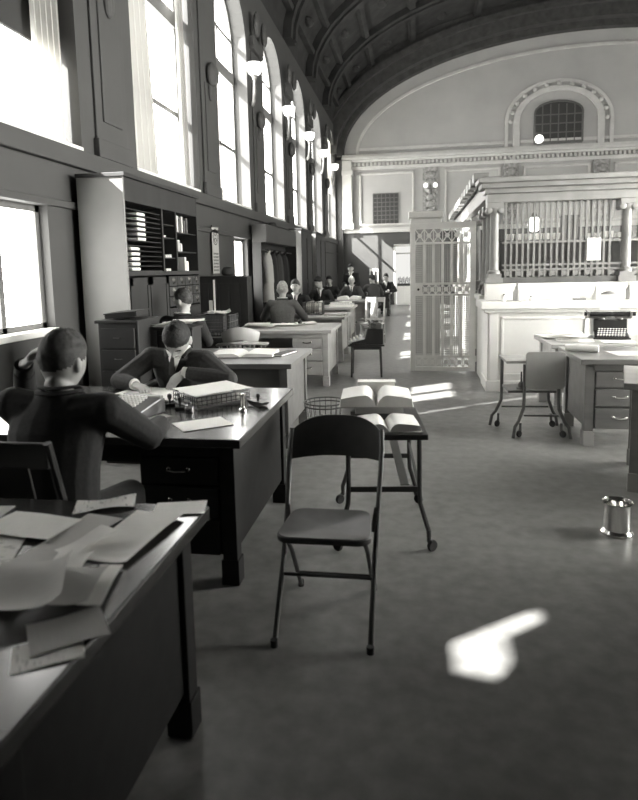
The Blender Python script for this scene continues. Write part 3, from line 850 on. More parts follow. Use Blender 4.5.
# ------------------------------------------------------------------ wire baskets and metal can
def wire_bin():
    t = thing('wire_wastebasket', 'black wire wastebasket on the floor beside the glossy desk', 'wastebasket', (-.8, 5.3, 0))
    for r, z in ((.185, .4), (.183, .37), (.16, .2), (.135, .02)):
        MB().tube([(r * cos(2 * pi * k / 28), r * sin(2 * pi * k / 28), z) for k in range(28)], .006, 6, closed=True, side=(0, 0, 1)).build('hoop', MT['iron'], t, smooth=True)
    b = MB()
    for k in range(22):
        a = 2 * pi * k / 22; b.tube([(.135 * cos(a), .135 * sin(a), .02), (.185 * cos(a), .185 * sin(a), .4)], .0025, 5)
    b.build('wires', MT['iron'], t)
    MB().cyl((0, 0, 0), .137, .02, 24).build('bottom', MT['iron'], t)
    for k, (x, y, z, lb) in enumerate(((.02, .0, .09, 'dark crumpled paper lower in the wire wastebasket'), (-.03, .03, .2, 'dark crumpled paper on top in the wire wastebasket'))):
        b = MB(); b.ell((0, 0, 0), (.1, .095, .07), 12, 9)
        b.v = [p * (1 + random.uniform(-.16, .16)) for p in b.v]
        tag(b.build('crumpled_paper', MT['manila'] if k else MT['paper_d'], loc=(-.8 + x, 5.3 + y, z)), lb, 'paper')
wire_bin()

def can():
    t = thing('metal_can', 'shiny round metal can on the floor at the right edge', 'can', (1.14, 3.66, 0))
    b = MB(); b.lathe([(.0, .0), (.085, .0), (.088, .015), (.074, .03), (.072, .16), (.082, .185), (.086, .19), (.08, .192), (.068, .165), (.066, .04), (.0, .035)], 32); b.build('body', MT['chrome'], t, smooth=True)
    MB().lathe([(.0, .0), (.065, .0), (.065, .05), (.0, .05)], 24, (0, 0, .036)).build('contents', MT['blackm'], t)
can()

def letter_basket(label, loc, w, d, h, rz=0, mt=None, group=None):
    t = thing('letter_basket', label, 'basket', loc, rz, group); mt = mt or MT['iron']
    MB().box(-w / 2, w / 2, -d / 2, d / 2, 0, .008).build('bottom', mt, t)
    b = MB()
    for z in (.01, h):
        b.tube([(-w / 2, -d / 2, z), (w / 2, -d / 2, z), (w / 2, d / 2, z), (-w / 2, d / 2, z), (-w / 2, -d / 2, z)], .005, 6)
    n = 11
    for i in range(n + 1):
        x = -w / 2 + w * i / n
        for y in (-d / 2, d / 2): b.tube([(x, y, 0), (x, y, h)], .0028, 5)
        y = -d / 2 + d * i / n
        for x in (-w / 2, w / 2): b.tube([(x, y, 0), (x, y, h)], .0028, 5)
    for z in (h * .33, h * .66):
        b.tube([(-w / 2, -d / 2, z), (w / 2, -d / 2, z), (w / 2, d / 2, z), (-w / 2, d / 2, z), (-w / 2, -d / 2, z)], .0028, 5)
    b.build('wires', mt, t)
    return t

# ------------------------------------------------------------------ papers and books
def paper(label, x, y, w, l, rz, z, mt='paper', curl=.0, wave=0., name='paper_sheet', cat='paper', tilt=(0, 0), group=None):
    b = MB(); b.sheet(w, l, .0012, curl, 8, wave)
    o = b.build(name, MT[mt], None, smooth=True, loc=(x, y, z), rot=(tilt[0], tilt[1], radians(rz)))
    return tag(o, label, cat, group)

def closed_book(label, x, y, z, w, l, h, rz=0, cover='book', name='closed_book', cat='book', group=None):
    t = thing(name, label, cat, (x, y, z), radians(rz), group)
    b = MB(); b.box(-w / 2, w / 2, -l / 2, l / 2, 0, .004); b.box(-w / 2, w / 2, -l / 2, l / 2, h - .004, h); b.box(-w / 2 - .003, -w / 2 + .003, -l / 2, l / 2, 0, h); b.build('cover', MT[cover], t)
    MB().box(-w / 2 + .004, w / 2 - .006, -l / 2 + .006, l / 2 - .006, .004, h - .004).build('page_block', MT['paper'], t)
    return t

def open_book(label, x, y, z, w, l, h, rz=0, cover='book'):
    t = thing('open_book', label, 'book', (x, y, z), radians(rz))
    MB().box(-w / 2, w / 2, -l / 2, l / 2, 0, .005).build('cover', MT[cover], t)
    for s in (-1, 1):
        P = [(0, .005), (s * (w / 2 - .008), .005)]
        n = 10
        for k in range(n + 1):
            u = 1 - k / n
            P.append((s * (w / 2 - .012) * u, .006 + h * (1 - (1 - min(1, u * 3.2)) ** 2) * (1 - .35 * u * u)))
        b = MB(); b.prism(P, 'y', -l / 2 + .008, l / 2 - .008); b.build('pages', MT['paper'], t, smooth=True)
    return t

# near desk ---------------------------------------------------------------
zt = .761
paper('white sheet overhanging the far right corner of the near desk', -.79, 1.91, .12, .17, -76, zt, 'paper', .004)
paper('printed folded document at the far edge of the near desk', -1.06, 1.91, .11, .2, -68, zt, 'print', .0, .012, 'folded_document')
paper('pale long envelope with a printed mark running towards the near desk front', -1.03, 1.63, .13, .36, -8, zt + .002, 'paper_d', .0, .006, 'envelope', 'envelope')
paper('light flat envelope, leftmost of the pale envelopes on the near desk', -1.2, 1.70, .16, .26, 82, zt + .012, 'paper', .0, .004, 'envelope', 'envelope')
paper('large blank sheet with a curled corner along the right side of the near desk', -.85, 1.68, .17, .34, -6, zt + .002, 'paper', .010, .006)
paper('small white slip crossing the large blank sheet', -.945, 1.59, .07, .18, -16, zt + .020, 'paper', .0, .01)
paper('short white slip below the crossing slip on the near desk', -.925, 1.465, .1, .09, 8, zt + .020, 'paper', .01, .004)
paper('narrow white sheet turned to the near desk edge', -.795, 1.385, .06, .2, 12, zt + .006, 'paper', .0, .006)
paper('grey manila folder across the narrow white sheet', -.845, 1.335, .14, .17, 10, zt + .022, 'manila', .012, .012, 'manila_folder', 'folder')
paper('curved grey sheet bulging at the left of the manila folder', -.93, 1.30, .17, .22, 24, zt + .034, 'paper_d', .03, .02)
paper('dim envelope with an outlined window nearest the viewer', -.77, 1.19, .13, .16, -52, zt + .004, 'manila', .0, .004, 'envelope', 'envelope')
paper('dim printed sheet under the envelope nearest the viewer', -.77, 1.115, .1, .14, -58, zt, 'print', .0, .002)
paper('grey sheet at the left end of the curved sheet', -1.06, 1.33, .16, .2, 12, zt + .01, 'paper_d', .01, .01)
paper('grey printed form partly under the leftmost flat envelope', -1.28, 1.5, .3, .3, 20, zt, 'print', .0, .004)
paper('pale form behind the flat envelope on the near desk', -1.5, 1.72, .3, .26, 8, zt, 'paper_d', .0, .004)

# shared desk -------------------------------------------------------------
paper('white sheet lying alone on the shared glossy desk', -1.11, 3.04, .21, .27, -52, zt, 'paper', .003)
letter_basket('black letter tray under a white folder on the shared desk', (-1.25, 3.6, .76), .3, .36, .07, radians(-42), MT['black'])
paper('thick white folder laid over the black letter tray', -1.25, 3.62, .34, .38, -44, .836, 'paper', .004, .004, 'paper_folder', 'folder')
for i in range(3):
    paper(['lowest paper inside the black letter tray', 'middle paper inside the black letter tray', 'uppermost paper inside the black letter tray'][i], -1.25 + .004 * i, 3.6, .24, .3, -42, .77 + .015 * i, 'paper_d')
paper('long white sheet under the hands of the writing man', -1.74, 3.88, .46, .26, -8, zt, 'paper', .004)
paper('second white sheet beside the black letter tray', -1.55, 3.72, .24, .2, -34, zt + .003, 'paper', .004)
paper('square memo slip on the shared desk by the sleeve of the nearest man', -1.42, 3.17, .1, .14, -35, zt, 'paper_d', .002)

def bottle(label, loc, r, h, mt='glass', cap='black', liquid=True, name='ink_bottle', cat='bottle'):
    t = thing(name, label, cat, loc)
    MB().lathe([(0, 0), (r, 0), (r, h * .62), (r * .55, h * .74), (r * .45, h * .85), (r * .4, h * .85), (r * .5, h * .73), (r * .92, h * .6), (r * .92, .006), (0, .006)], 18).build('body', MT[mt], t, smooth=True)
    MB().cyl((0, 0, h * .85), r * .5, h * .15, 12).build('cap', MT[cap], t, smooth=True)
    if liquid: MB().cyl((0, 0, .008), r * .88, h * .4, 14).build('ink', MT['ink'], t)
    return t
def rod_stand():
    t = thing('sponge_holder', 'small bright metal pillar at the right edge of the shared desk', 'desk tool', (-.985, 3.36, .76))
    MB().lathe([(0, 0), (.026, 0), (.024, .012), (.014, .02), (.013, .085), (.02, .09), (.02, .1), (.0, .104)], 18).build('pillar', MT['chrome'], t, smooth=True)
rod_stand()
def wedge():
    t = thing('desk_blotter', 'black rocker blotter behind the bright metal pillar', 'desk tool', (-.93, 3.5, .76), radians(-35))
    b = MB(); b.prism([(-.07, .03), (-.05, .008), (0, 0), (.05, .008), (.07, .03)], 'y', -.03, .03); b.build('rocker', MT['black'], t)
    MB().lathe([(0, 0), (.008, 0), (.008, .02), (.016, .03), (.0, .045)], 12, (0, 0, .03)).build('knob', MT['black'], t, smooth=True)
wedge()
def adding_machine():
    t = thing('adding_machine', 'black adding machine with rows of pale keys on the shared desk', 'machine', (-1.62, 3.22, .76), radians(-16))
    b = MB(); b.prism([(-.13, 0), (.13, 0), (.13, .085), (.09, .09), (-.11, .04), (-.13, .03)], 'x', -.12, .17); b.build('body', MT['black'], t, bevel=.008)
    b = MB()
    for r in range(8):
        for k in range(8):
            b.cyl((-.1 + k * .026, -.1 + r * .024, .042 + r * .0062), .009, .014, 8)
    b.build('keys', MT['white'], t)
    MB().box(-.11, .16, .095, .125, .085, .1).build('register', MT['steel_pale'], t, bevel=.004)
adding_machine()
def stamp(label, x, y, rz):
    t = thing('rubber_stamp', label, 'stamp', (x, y, .76), radians(rz))
    MB().box(-.03, .03, -.012, .012, 0, .018).build('block', MT['blackm'], t, bevel=.002)
    MB().lathe([(0, 0), (.007, 0), (.006, .02), (.014, .04), (.012, .055), (0, .062)], 12, (0, 0, .018)).build('handle', MT['black'], t, smooth=True)
stamp('rubber stamp standing in front of the black letter tray', -1.36, 3.36, 10)
stamp('rubber stamp nearer the adding machine than its twin', -1.46, 3.45, 40)
bottle('squat ink bottle on the shared desk before the letter tray', (-1.28, 3.3, .76), .026, .06)
bottle('squat ink bottle beside the adding machine', (-1.47, 3.3, .76), .026, .055)

# typing stand books ------------------------------------------------------
closed_book('closed dark book at the bottom of the stand stack', -.25, 3.75, .665, .3, .24, .04, 80)
closed_book('closed ledger in the middle of the stand stack', -.24, 3.75, .705, .34, .28, .035, 96, 'manila')
open_book('open book with bulging pages topping the stand stack', -.25, 3.74, .74, .44, .34, .07, 4, 'manila')
closed_book('pale closed book on the stand behind the bulging open book', -.26, 3.975, .665, .24, .1, .165, 4, 'paper')
open_book('open ledger at the front of the caster-footed iron stand', -.17, 3.42, .666, .36, .27, .045, 9, 'manila')

# desk with open ledger ----------------------------------------------------
open_book('wide open ledger on the glossy desk', -1.62, 5.66, .762, .62, .4, .035, 3)
closed_book('dark closed book beside the wide open ledger', -1.24, 5.72, .762, .1, .34, .02, -14)

# pale desk with drawers ---------------------------------------------------
paper('dark blotter sheet on the pale desk with drawers', -1.7, 8.55, .8, .5, 0, zt, 'manila', 0, 0, 'desk_blotter_sheet', 'blotter')
for i in range(7):
    paper(['bottom sheet of the pile at the left of the pale drawer desk', 'second sheet up in the pile at the left of the pale drawer desk', 'third sheet up in the pile at the left of the pale drawer desk', 'middle crooked sheet in the left pile on the pale drawer desk', 'third sheet from the top of the left pile on the pale drawer desk', 'second sheet from the top of the left pile on the pale drawer desk', 'top sheet of the pile at the left of the pale drawer desk'][i],
          -2.2 + random.uniform(-.05, .05), 8.55 + random.uniform(-.05, .05), .34, .3, random.uniform(-14, 14), zt + .008 * i, 'paper', .004, .004)
for i, (x, y, r) in enumerate(((-1.92, 8.85, 20), (-1.75, 8.8, -12), (-1.62, 8.95, 40), (-1.85, 8.62, -30))):
    paper(['white sheet on the drawer desk right behind the left pile', 'white sheet on the blotter in the middle of the drawer desk', 'white sheet at the far edge of the drawer desk before the grey jacket', 'curled white sheet on the near part of the drawer desk blotter'][i], x, y, .28, .2, r, zt + .004 + .007 * i, 'paper', .01, .012)
bottle('small black bottle among the sheets on the drawer desk', (-1.66, 8.72, .795), .03, .07, 'black')

# wire basket desk ---------------------------------------------------------
letter_basket('wire basket heaped with papers between two rows of clerks', (-1.83, 10.95, .76), .34, .3, .22)
for i in range(6):
    b = MB(); b.sheet(.26, .2, .0012, .01, 6, .01)
    o = b.build('paper_sheet', MT['paper'] if i % 2 else MT['paper_d'], None, loc=(-1.95 + i * .048, 10.95, .885 + .01 * (i % 3)), rot=(radians(90), 0, radians(90 + random.uniform(-4, 4))))
    tag(o, ['upright sheet at the left side of the wire basket', 'second upright sheet from the left in the wire basket', 'third upright sheet from the left in the wire basket', 'third upright sheet from the right in the wire basket', 'second upright sheet from the right in the wire basket', 'upright sheet at the right side of the wire basket'][i], 'paper')
closed_book('flat pale drawing board on the right end of the basket desk', -1.4, 10.75, .762, .36, .5, .03, 4, 'desklight', 'flat_board', 'board')
closed_book('thick flat ledger on the desk beyond the wire basket', -1.6, 13.3, .762, .5, .6, .06, 2, 'manila', 'closed_ledger')
closed_book('thin ledger on top of the thick flat ledger', -1.62, 13.35, .824, .42, .4, .035, -4, 'book', 'closed_ledger')
paper('white sheet on the thin ledger beyond the wire basket', -1.55, 13.3, .2, .26, 50, .861, 'paper', .006)
open_book('thick white ledger lying open before the bald man', -1.75, 16.2, .762, .62, .4, .1, 0)
paper('loose white sheet on the desk of the bald man', -2.25, 15.9, .3, .3, 12, zt, 'paper', .006)
open_book('small open book on the left of the desk of the bald man', -2.45, 16.4, .762, .4, .3, .05, 0)

# small dark desk ----------------------------------------------------------
letter_basket('dark letter tray with a tumble of papers below the calendar', (-2.5, 7.55, .76), .42, .4, .26, 0, MT['black'])
paper('crumpled pale paper poking out of the dark letter tray', -2.42, 7.5, .2, .14, 30, 1.03, 'paper', .03, .03)
paper('bent grey paper lying on the dark letter tray', -2.55, 7.6, .24, .2, -20, 1.025, 'paper_d', .02, .02)
def upright_card():
    t = thing('card_stand', 'thin upright white strip on a pale base above the dark desk', 'stand', (-2.64, 7.88, 1.031))
    MB().box(-.09, .07, -.04, .05, 0, .012).build('base', MT['white'], t, bevel=.003)
    MB().box(-.012, .012, -.004, .004, .012, .42).build('strip', MT['white'], t)
    MB().box(-.075, -.03, -.006, .006, .012, .15).build('card', MT['paper_d'], t)
upright_card()

# far rack
def rack():
    t = thing('card_rack', 'tall pale rack with dark uprights on the far desk', 'rack', (-1.42, 20.9, .76))
    MB().box(-.16, .16, -.12, .12, 0, .02).build('base', MT['palewood'], t); MB().box(-.14, .14, -.1, .1, .72, .8).build('top', MT['white'], t)
    for i in range(5): MB().box(-.14 + i * .065, -.12 + i * .065, -.1, .1, .02, .72).build('upright', MT['darkwood'] if i % 2 else MT['white'], t)
rack()
def file_box():
    t = thing('file_box', 'dark file box carrying the white strip stand', 'box', (-2.64, 7.88, .76))
    MB().box(-.13, .13, -.08, .08, 0, .25).build('body', MT['cab'], t, bevel=.004)
    MB().box(-.135, .135, -.085, .085, .24, .27).build('lid', MT['cab'], t, bevel=.004)
    MB().tube([(-.02, -.083, .14), (-.02, -.1, .135), (.02, -.1, .135), (.02, -.083, .14)], .004, 6).build('handle', MT['brass'], t)
file_box()

# ================================================================== CABINETS ON THE WINDOW WALL
def tall_cabinet():
    y0, y1, x0, x1, H = 5.83, 7.9, XL + .001, -2.84, 2.5
    t = thing('tall_cabinet', 'tall dark wall cabinet with a sunlit side panel and ledger shelves', 'cabinet', (x0, y0, 0))
    L = M.Translation(V((-x0, -y0, 0))); d = x1
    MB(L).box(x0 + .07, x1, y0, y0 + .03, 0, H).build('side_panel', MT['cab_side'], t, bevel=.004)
    MB(L).box(x0 + .07, x1, y1 - .03, y1, 0, H).build('side_panel', MT['cab'], t)
    MB(L).box(x0 + .07, x0 + .1, y0 + .03, y1 - .03, 0, H).build('back_panel', MT['cab_in'], t)
    b = MB(L); b.box(x0 + .07, x1 + .03, y0 - .02, y1 + .02, H, H + .04); b.box(x0 + .1, x1, y0 + .03, y1 - .03, 2.27, H); b.build('top', MT['cab'], t, bevel=.005)
    # upper shelves in three bays
    bays = [(y0 + .03, 6.74), (6.78, 7.14), (7.18, y1 - .03)]
    for q in (6.76, 7.16): MB(L).box(x0 + .1, x1, q - .02, q + .02, 1.56, 2.27).build('divider', MT['cab'], t)
    for k in range(13):
        MB(L).box(x0 + .1, x1 - .02, bays[0][0], bays[0][1], 1.575 + k * .052, 1.583 + k * .052).build('shelf', MT['cab'], t)
    for z in (1.72, 1.95, 2.1): MB(L).box(x0 + .1, x1 - .02, bays[1][0], bays[1][1], z, z + .012).build('shelf', MT['cab'], t)
    for z in (1.8, 2.03): MB(L).box(x0 + .1, x1 - .02, bays[2][0], bays[2][1], z, z + .012).build('shelf', MT['cab'], t)
    MB(L).box(x0 + .1, x1, y0 + .03, y1 - .03, 1.53, 1.575).build('counter_shelf', MT['cab'], t)
    # doors below
    for a, c in ((y0 + .04, 6.33), (6.35, 6.83)):
        b = MB(L); b.box(x1 - .02, x1, a, c, .12, 1.51); b.box(x1, x1 + .008, a, a + .06, .12, 1.51); b.box(x1, x1 + .008, c - .06, c, .12, 1.51); b.box(x1, x1 + .008, a, c, 1.43, 1.51); b.box(x1, x1 + .008, a, c, .12, .22)
        dr = b.build('door', MT['cab'], t)
        MB(L).ell((x1 + .02, c - .03 if a < 6 else a + .03, 1.0), (.014, .014, .014), 10, 8).build('knob', MT['brass'], dr, smooth=True)
    # card drawers with pulls
    for i in range(4):
        for j in range(3):
            a = 6.86 + i * .255; z = 1.16 + j * .12
            dr = MB(L).box(x1 - .03, x1 + .006, a, a + .245, z, z + .112).build('drawer', MT['cab'], t, bevel=.003)
            b = MB(L); b.box(x1 + .005, x1 + .01, a + .08, a + .165, z + .06, z + .095); b.ell((x1 + .018, a + .122, z + .035), (.014, .016, .012), 8, 6); b.build('label_pull', MT['brass'], dr)
    for i in range(2):
        a = 6.86 + i * .51; dr = MB(L).box(x1 - .02, x1, a, a + .5, .12, 1.14).build('door', MT['cab'], t, bevel=.004)
        MB(L).ell((x1 + .015, a + (.46 if i == 0 else .04), .8), (.014, .014, .014), 10, 8).build('knob', MT['brass'], dr, smooth=True)
    MB(L).box(x0 + .1, x1 - .03, y0 + .03, y1 - .03, .0, .12).build('plinth', MT['cab'], t)
    ordn = ['lowest', 'second', 'third', 'fourth', 'fifth', 'topmost']
    # ledgers lying on the narrow shelves
    for k in range(5):
        o = MB().box(-.34, 0, -.1, .1, 0, .034).build('paper_bundle', MT['white'], loc=(x1 - .03, 6.11, 1.5835 + k * .052), bevel=.012)
        tag(o, '%s white bundle in the lower left stack inside the tall cabinet' % (ordn[k] if k < 4 else 'topmost'), 'bundle', 'white bundles on the narrow shelves')
    for k in range(6):
        o = MB().box(-.34, 0, -.1, .1, 0, .034).build('paper_bundle', MT['white'], loc=(x1 - .03, 6.28, 1.5835 + (k + 6) * .052), bevel=.012)
        tag(o, '%s white bundle in the upper stack inside the tall cabinet' % (ordn[k]), 'bundle', 'white bundles on the narrow shelves')
    for k, (y, z, w, h) in enumerate(((6.88, 1.963, .12, .025), (6.95, 1.733, .1, .03), (7.05, 1.733, .07, .04), (6.98, 1.576, .14, .03))):
        o = MB().box(-.3, 0, -w / 2, w / 2, 0, h).build('paper_bundle', MT['paper_d'], loc=(x1 - .04, y, z), bevel=.004)
        tag(o, ['grey bundle on the upper shelf of the middle cabinet bay', 'grey bundle at the left of the middle cabinet shelf', 'thick grey bundle at the right of the middle cabinet shelf', 'grey bundle on the bottom of the middle cabinet bay'][k], 'bundle', 'grey bundles in the middle bay')
    xs = [7.23, 7.29, 7.36, 7.44, 7.52, 7.6]
    for k, y in enumerate(xs):
        hh = (.18, .2, .17, .2, .16, .19)[k]
        closed = MB().box(-.26, 0, 0, .05, 0, hh).build('binder', MT['paper_d'] if k in (1, 3) else MT['book'], loc=(x1 - .04, y, 2.043), bevel=.004)
        tag(closed, ['dark binder at the left end of the top right cabinet shelf', 'tall grey binder second on the top right cabinet shelf', 'short dark binder between two grey ones on the top right shelf', 'second tall grey binder on the top right cabinet shelf', 'short dark binder right of the grey ones on the top right shelf', 'dark binder at the right end of the top right cabinet shelf'][k], 'binder', 'binders on the right bay shelf')
    for k, (y, z, hh, m_) in enumerate(((7.3, 1.813, .14, 'paper_d'), (7.38, 1.813, .1, 'paper_d'), (7.5, 1.576, .17, 'paper_d'), (7.57, 1.576, .12, 'paper'))):
        o = MB().box(-.26, 0, 0, .06, 0, hh).build('binder', MT[m_], loc=(x1 - .04, y, z), bevel=.004)
        tag(o, ['tall grey binder on the middle right cabinet shelf', 'low grey binder on the middle right cabinet shelf', 'grey binder standing on the bottom right cabinet shelf', 'low white binder on the bottom right cabinet shelf'][k], 'binder', 'binders on the right bay shelf')
tall_cabinet()

def drawer_cabinet(label, x0, x1, y0, y1, h, rows, cols, mt='cab', lid=True):
    t = thing('card_cabinet', label, 'cabinet', ((x0 + x1) / 2, (y0 + y1) / 2, 0)); w, d = (x1 - x0) / 2, (y1 - y0) / 2
    MB().box(-w, w, -d + .02, d, 0, h).build('body', MT[mt], t, bevel=.004)
    MB().box(-w - .015, w + .015, -d - .01, d + .01, h, h + .025).build('top', MT[mt], t, bevel=.004)
    for i in range(cols):
        for j in range(rows):
            a = -w + .02 + i * (2 * w - .04) / cols; z = .1 + j * (h - .13) / rows
            dr = MB().box(a + .006, a + (2 * w - .04) / cols - .006, -d, -d + .03, z, z + (h - .13) / rows - .012).build('drawer', MT[mt], t, bevel=.003)
            m = a + (2 * w - .04) / cols / 2; zm = z + (h - .13) / rows / 2
            MB().tube([(m - .03, -d, zm), (m - .025, -d - .018, zm), (m + .025, -d - .018, zm), (m + .03, -d, zm)], .004, 6).build('handle', MT['iron'], dr)
    return t
drawer_cabinet('narrow dark drawer cabinet behind the head of the nearest man', -2.54, -2.2, 4.62, 5.05, 1.16, 6, 1)
def box_lid():
    t = thing('ledger_box', 'flat dark box tilted on the narrow drawer cabinet', 'box', (-2.38, 4.84, 1.19), radians(8))
    MB(Euler((0, radians(-4), 0)).to_matrix().to_4x4()).box(-.13, .13, -.17, .17, .012, .045).build('body', MT['cab'], t, bevel=.003)
    MB(Euler((0, radians(-4), 0)).to_matrix().to_4x4()).box(-.135, .135, -.175, .175, .045, .055).build('lid', MT['cab'], t)
box_lid()
drawer_cabinet('dark low cabinet topped with a fan of white papers', -2.15, -1.84, 4.86, 5.1, 1.08, 4, 1)
for i in range(5):
    paper(['lowest white paper of the fan on the dark low cabinet', 'second white paper of the fan on the dark low cabinet', 'middle white paper of the fan on the dark low cabinet', 'fourth white paper up in the fan on the dark low cabinet', 'top white paper of the fan on the dark low cabinet'][i], -2.1 + .045 * i, 4.98 + .01 * i, .27, .22, (6, -8, 12, -4, 18)[i], 1.107 + .010 * i, 'paper', .004, .003)

def calendar():
    t = thing('wall_calendar', 'long narrow calendar with a round emblem hung by the small window', 'calendar', (XL + .034, 10.2, 1.53))
    MB().box(0, .006, -.17, .17, 0, .78).build('sheet', MT['paper_d'], t)
    b = MB()
    for r0, r1 in ((.12, .135), (.085, .095)):
        for k in range(24):
            a, c = 2 * pi * k / 24, 2 * pi * (k + 1) / 24
            P = lambda t_, r: (r * cos(t_), .61 + r * sin(t_))
            b.prism([P(a, r0), P(c, r0), P(c, r1), P(a, r1)], 'x', .006, .008)
    for k in range(4):
        a = pi / 4 + k * pi / 2; b.bar((.007, .02 * cos(a), .61 + .02 * sin(a)), (.007, .085 * cos(a), .61 + .085 * sin(a)), .02, .002, (0, -sin(a), cos(a)))
    b.build('emblem', MT['ink'], t)
    b = MB()
    for j in range(6):
        for i in range(7):
            b.box(.006, .0075, -.13 + i * .04, -.13 + i * .04 + .02, .04 + j * .055, .07 + j * .055)
    b.build('day_grid', MT['ink'], t)
    MB().box(0, .016, -.175, .175, .77, .79).build('hanger_strip', MT['darkwood'], t)
calendar()

def partition():
    t = thing('upright_cabinet', 'dark boarded upright cabinet standing before the small window', 'cabinet', (-2.98, 9.35, 0))
    MB().box(-.36, .3, -.12, .14, 0, 1.46).build('body', MT['cab'], t)
    for k in range(4): MB().box(-.355 + k * .165, -.2 + k * .165, -.135, -.12, .1, 1.38).build('board', MT['cab'], t, bevel=.004)
    MB().box(-.38, .33, -.15, .16, 1.46, 1.49).build('top', MT['cab'], t, bevel=.005)
    MB().box(.3, .42, -.13, .14, 0, 1.48).build('post', MT['cab'], t, bevel=.005)
    o = MB().lathe([(0, 0), (.07, 0), (.1, .03), (.1, .08), (.07, .13), (0, .15)], 16).build('round_hat', MT['blackm'], smooth=True, loc=(-2.9, 9.36, 1.491))
    tag(o, 'small round dark hat resting on the boarded cabinet top', 'hat')
partition()

def coat_wardrobe():
    x0, x1, y0, y1 = XL + .075, -3.02, 12.45, 15.6
    t = thing('coat_alcove', 'open wooden coat alcove with a boxed header along the wall', 'wardrobe', (x0, y0, 0)); L = M.Translation(V((-x0, -y0, 0)))
    MB(L).box(x0, x1, y0, y1, 2.14, 2.5).build('header', MT['wall_dark'], t, bevel=.006)
    MB(L).box(x0, x1 - .12, y0, y0 + .04, 0, 2.14).build('side_panel', MT['cab'], t)
    MB(L).box(x0, x1, y1 - .04, y1, 0, 2.14).build('side_panel', MT['cab'], t)
    MB(L).box(x0, x0 + .03, y0 + .04, y1 - .04, 0, 2.14).build('back_panel', MT['cab_in'], t)
    MB(L).tube([(x0 + .18, y0 + .04, 1.98), (x0 + .18, y1 - .04, 1.98)], .015, 8).build('rail', MT['iron'], t)
coat_wardrobe()

def coat(label, y, mt, w=.46, l=1.15, x=-3.15, z=1.95):
    t = thing('coat', label, 'coat', (x, y, z))
    b = MB(); side = (0, 1, 0)
    b.tube([(0, 0, .0), (0, 0, -.06), (0, 0, -.16), (0, 0, -.45), (0, 0, -.8), (0, 0, -l)], [(.06, .05), (w * .42, .07), (w * .5, .1), (w * .46, .12), (w * .5, .13), (w * .56, .15)], 16, side=side)
    b.v = [p + V((.012 * sin(p.y * 40 + p.z * 3), 0, 0)) for p in b.v]
    b.build('body', MT[mt], t, smooth=True)
    for s in (-1, 1):
        b = MB(); b.tube([(0, s * w * .4, -.09), (.03, s * w * .52, -.3), (.05, s * w * .55, -.65)], [(.07, .06), (.065, .06), (.055, .05)], 10); b.build('sleeve', MT[mt], t, smooth=True)
    b = MB(); b.tube([(.04, -.08, -.01), (.06, 0, .03), (.04, .08, -.01)], [(.03, .02)] * 3, 8); b.build('collar', MT[mt], t, smooth=True)
    b = MB(); b.tube([(0, 0, 0), (0, 0, .05), (-.03, 0, .06)], .005, 6); b.build('hanger_hook', MT['iron'], t)
coat('pale raincoat hanging first in the coat alcove', 12.95, 'paper_d', .34, 1.05)
coat('dark overcoat hanging next to the pale raincoat', 13.45, 'suit', .46, 1.2)
coat('dark overcoat in the middle of the coat alcove', 13.98, 'suit3', .46, 1.25)
coat('dark overcoat hanging last before the panelled cabinet', 14.6, 'suit', .46, 1.2)
def hat(label, loc, mt='blackm'):
    t = thing('felt_hat', label, 'hat', loc)
    MB().lathe([(0, 0), (.15, 0), (.16, .012), (.1, .015), (.09, .08), (.07, .11), (0, .105)], 20).build('crown_and_brim', MT[mt], t, smooth=True)
    MB().lathe([(.1, .015), (.103, .018), (.1, .045), (.096, .045)], 20).build('band', MT['ink'], t)
hat('dark felt hat lying on the coat alcove header', (-3.16, 13.6, 2.501))

def panel_cabinet(label, y0, y1, H, side='cab_side', x1=-3.0):
    x0 = XL + .075
    t = thing('tall_cabinet', label, 'cabinet', (x0, y0, 0)); L = M.Translation(V((-x0, -y0, 0)))
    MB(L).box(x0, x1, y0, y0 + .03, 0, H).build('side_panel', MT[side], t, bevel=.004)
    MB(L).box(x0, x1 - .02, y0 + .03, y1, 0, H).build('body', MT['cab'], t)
    MB(L).box(x0, x1 + .03, y0 - .02, y1 + .02, H, H + .05).build('top', MT['cab'], t, bevel=.006)
    n = 2; w = (y1 - y0 - .06) / n
    for i in range(n):
        a = y0 + .04 + i * w
        b = MB(L); b.box(x1 - .02, x1, a, a + w - .02, .1, H - .08)
        for z0, z1 in ((.1, .2), (1.2, 1.3), (H - .18, H - .08)): b.box(x1, x1 + .012, a, a + w - .02, z0, z1)
        b.box(x1, x1 + .012, a, a + .08, .1, H - .08); b.box(x1, x1 + .012, a + w - .1, a + w - .02, .1, H - .08)
        dr = b.build('door', MT['cab'], t)
        MB(L).ell((x1 + .02, a + w - .06, 1.1), (.015, .015, .015), 8, 6).build('knob', MT['brass'], dr, smooth=True)
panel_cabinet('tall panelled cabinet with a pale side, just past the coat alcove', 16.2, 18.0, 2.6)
panel_cabinet('farthest tall panelled cabinet on the window wall', 18.6, 20.6, 2.65)

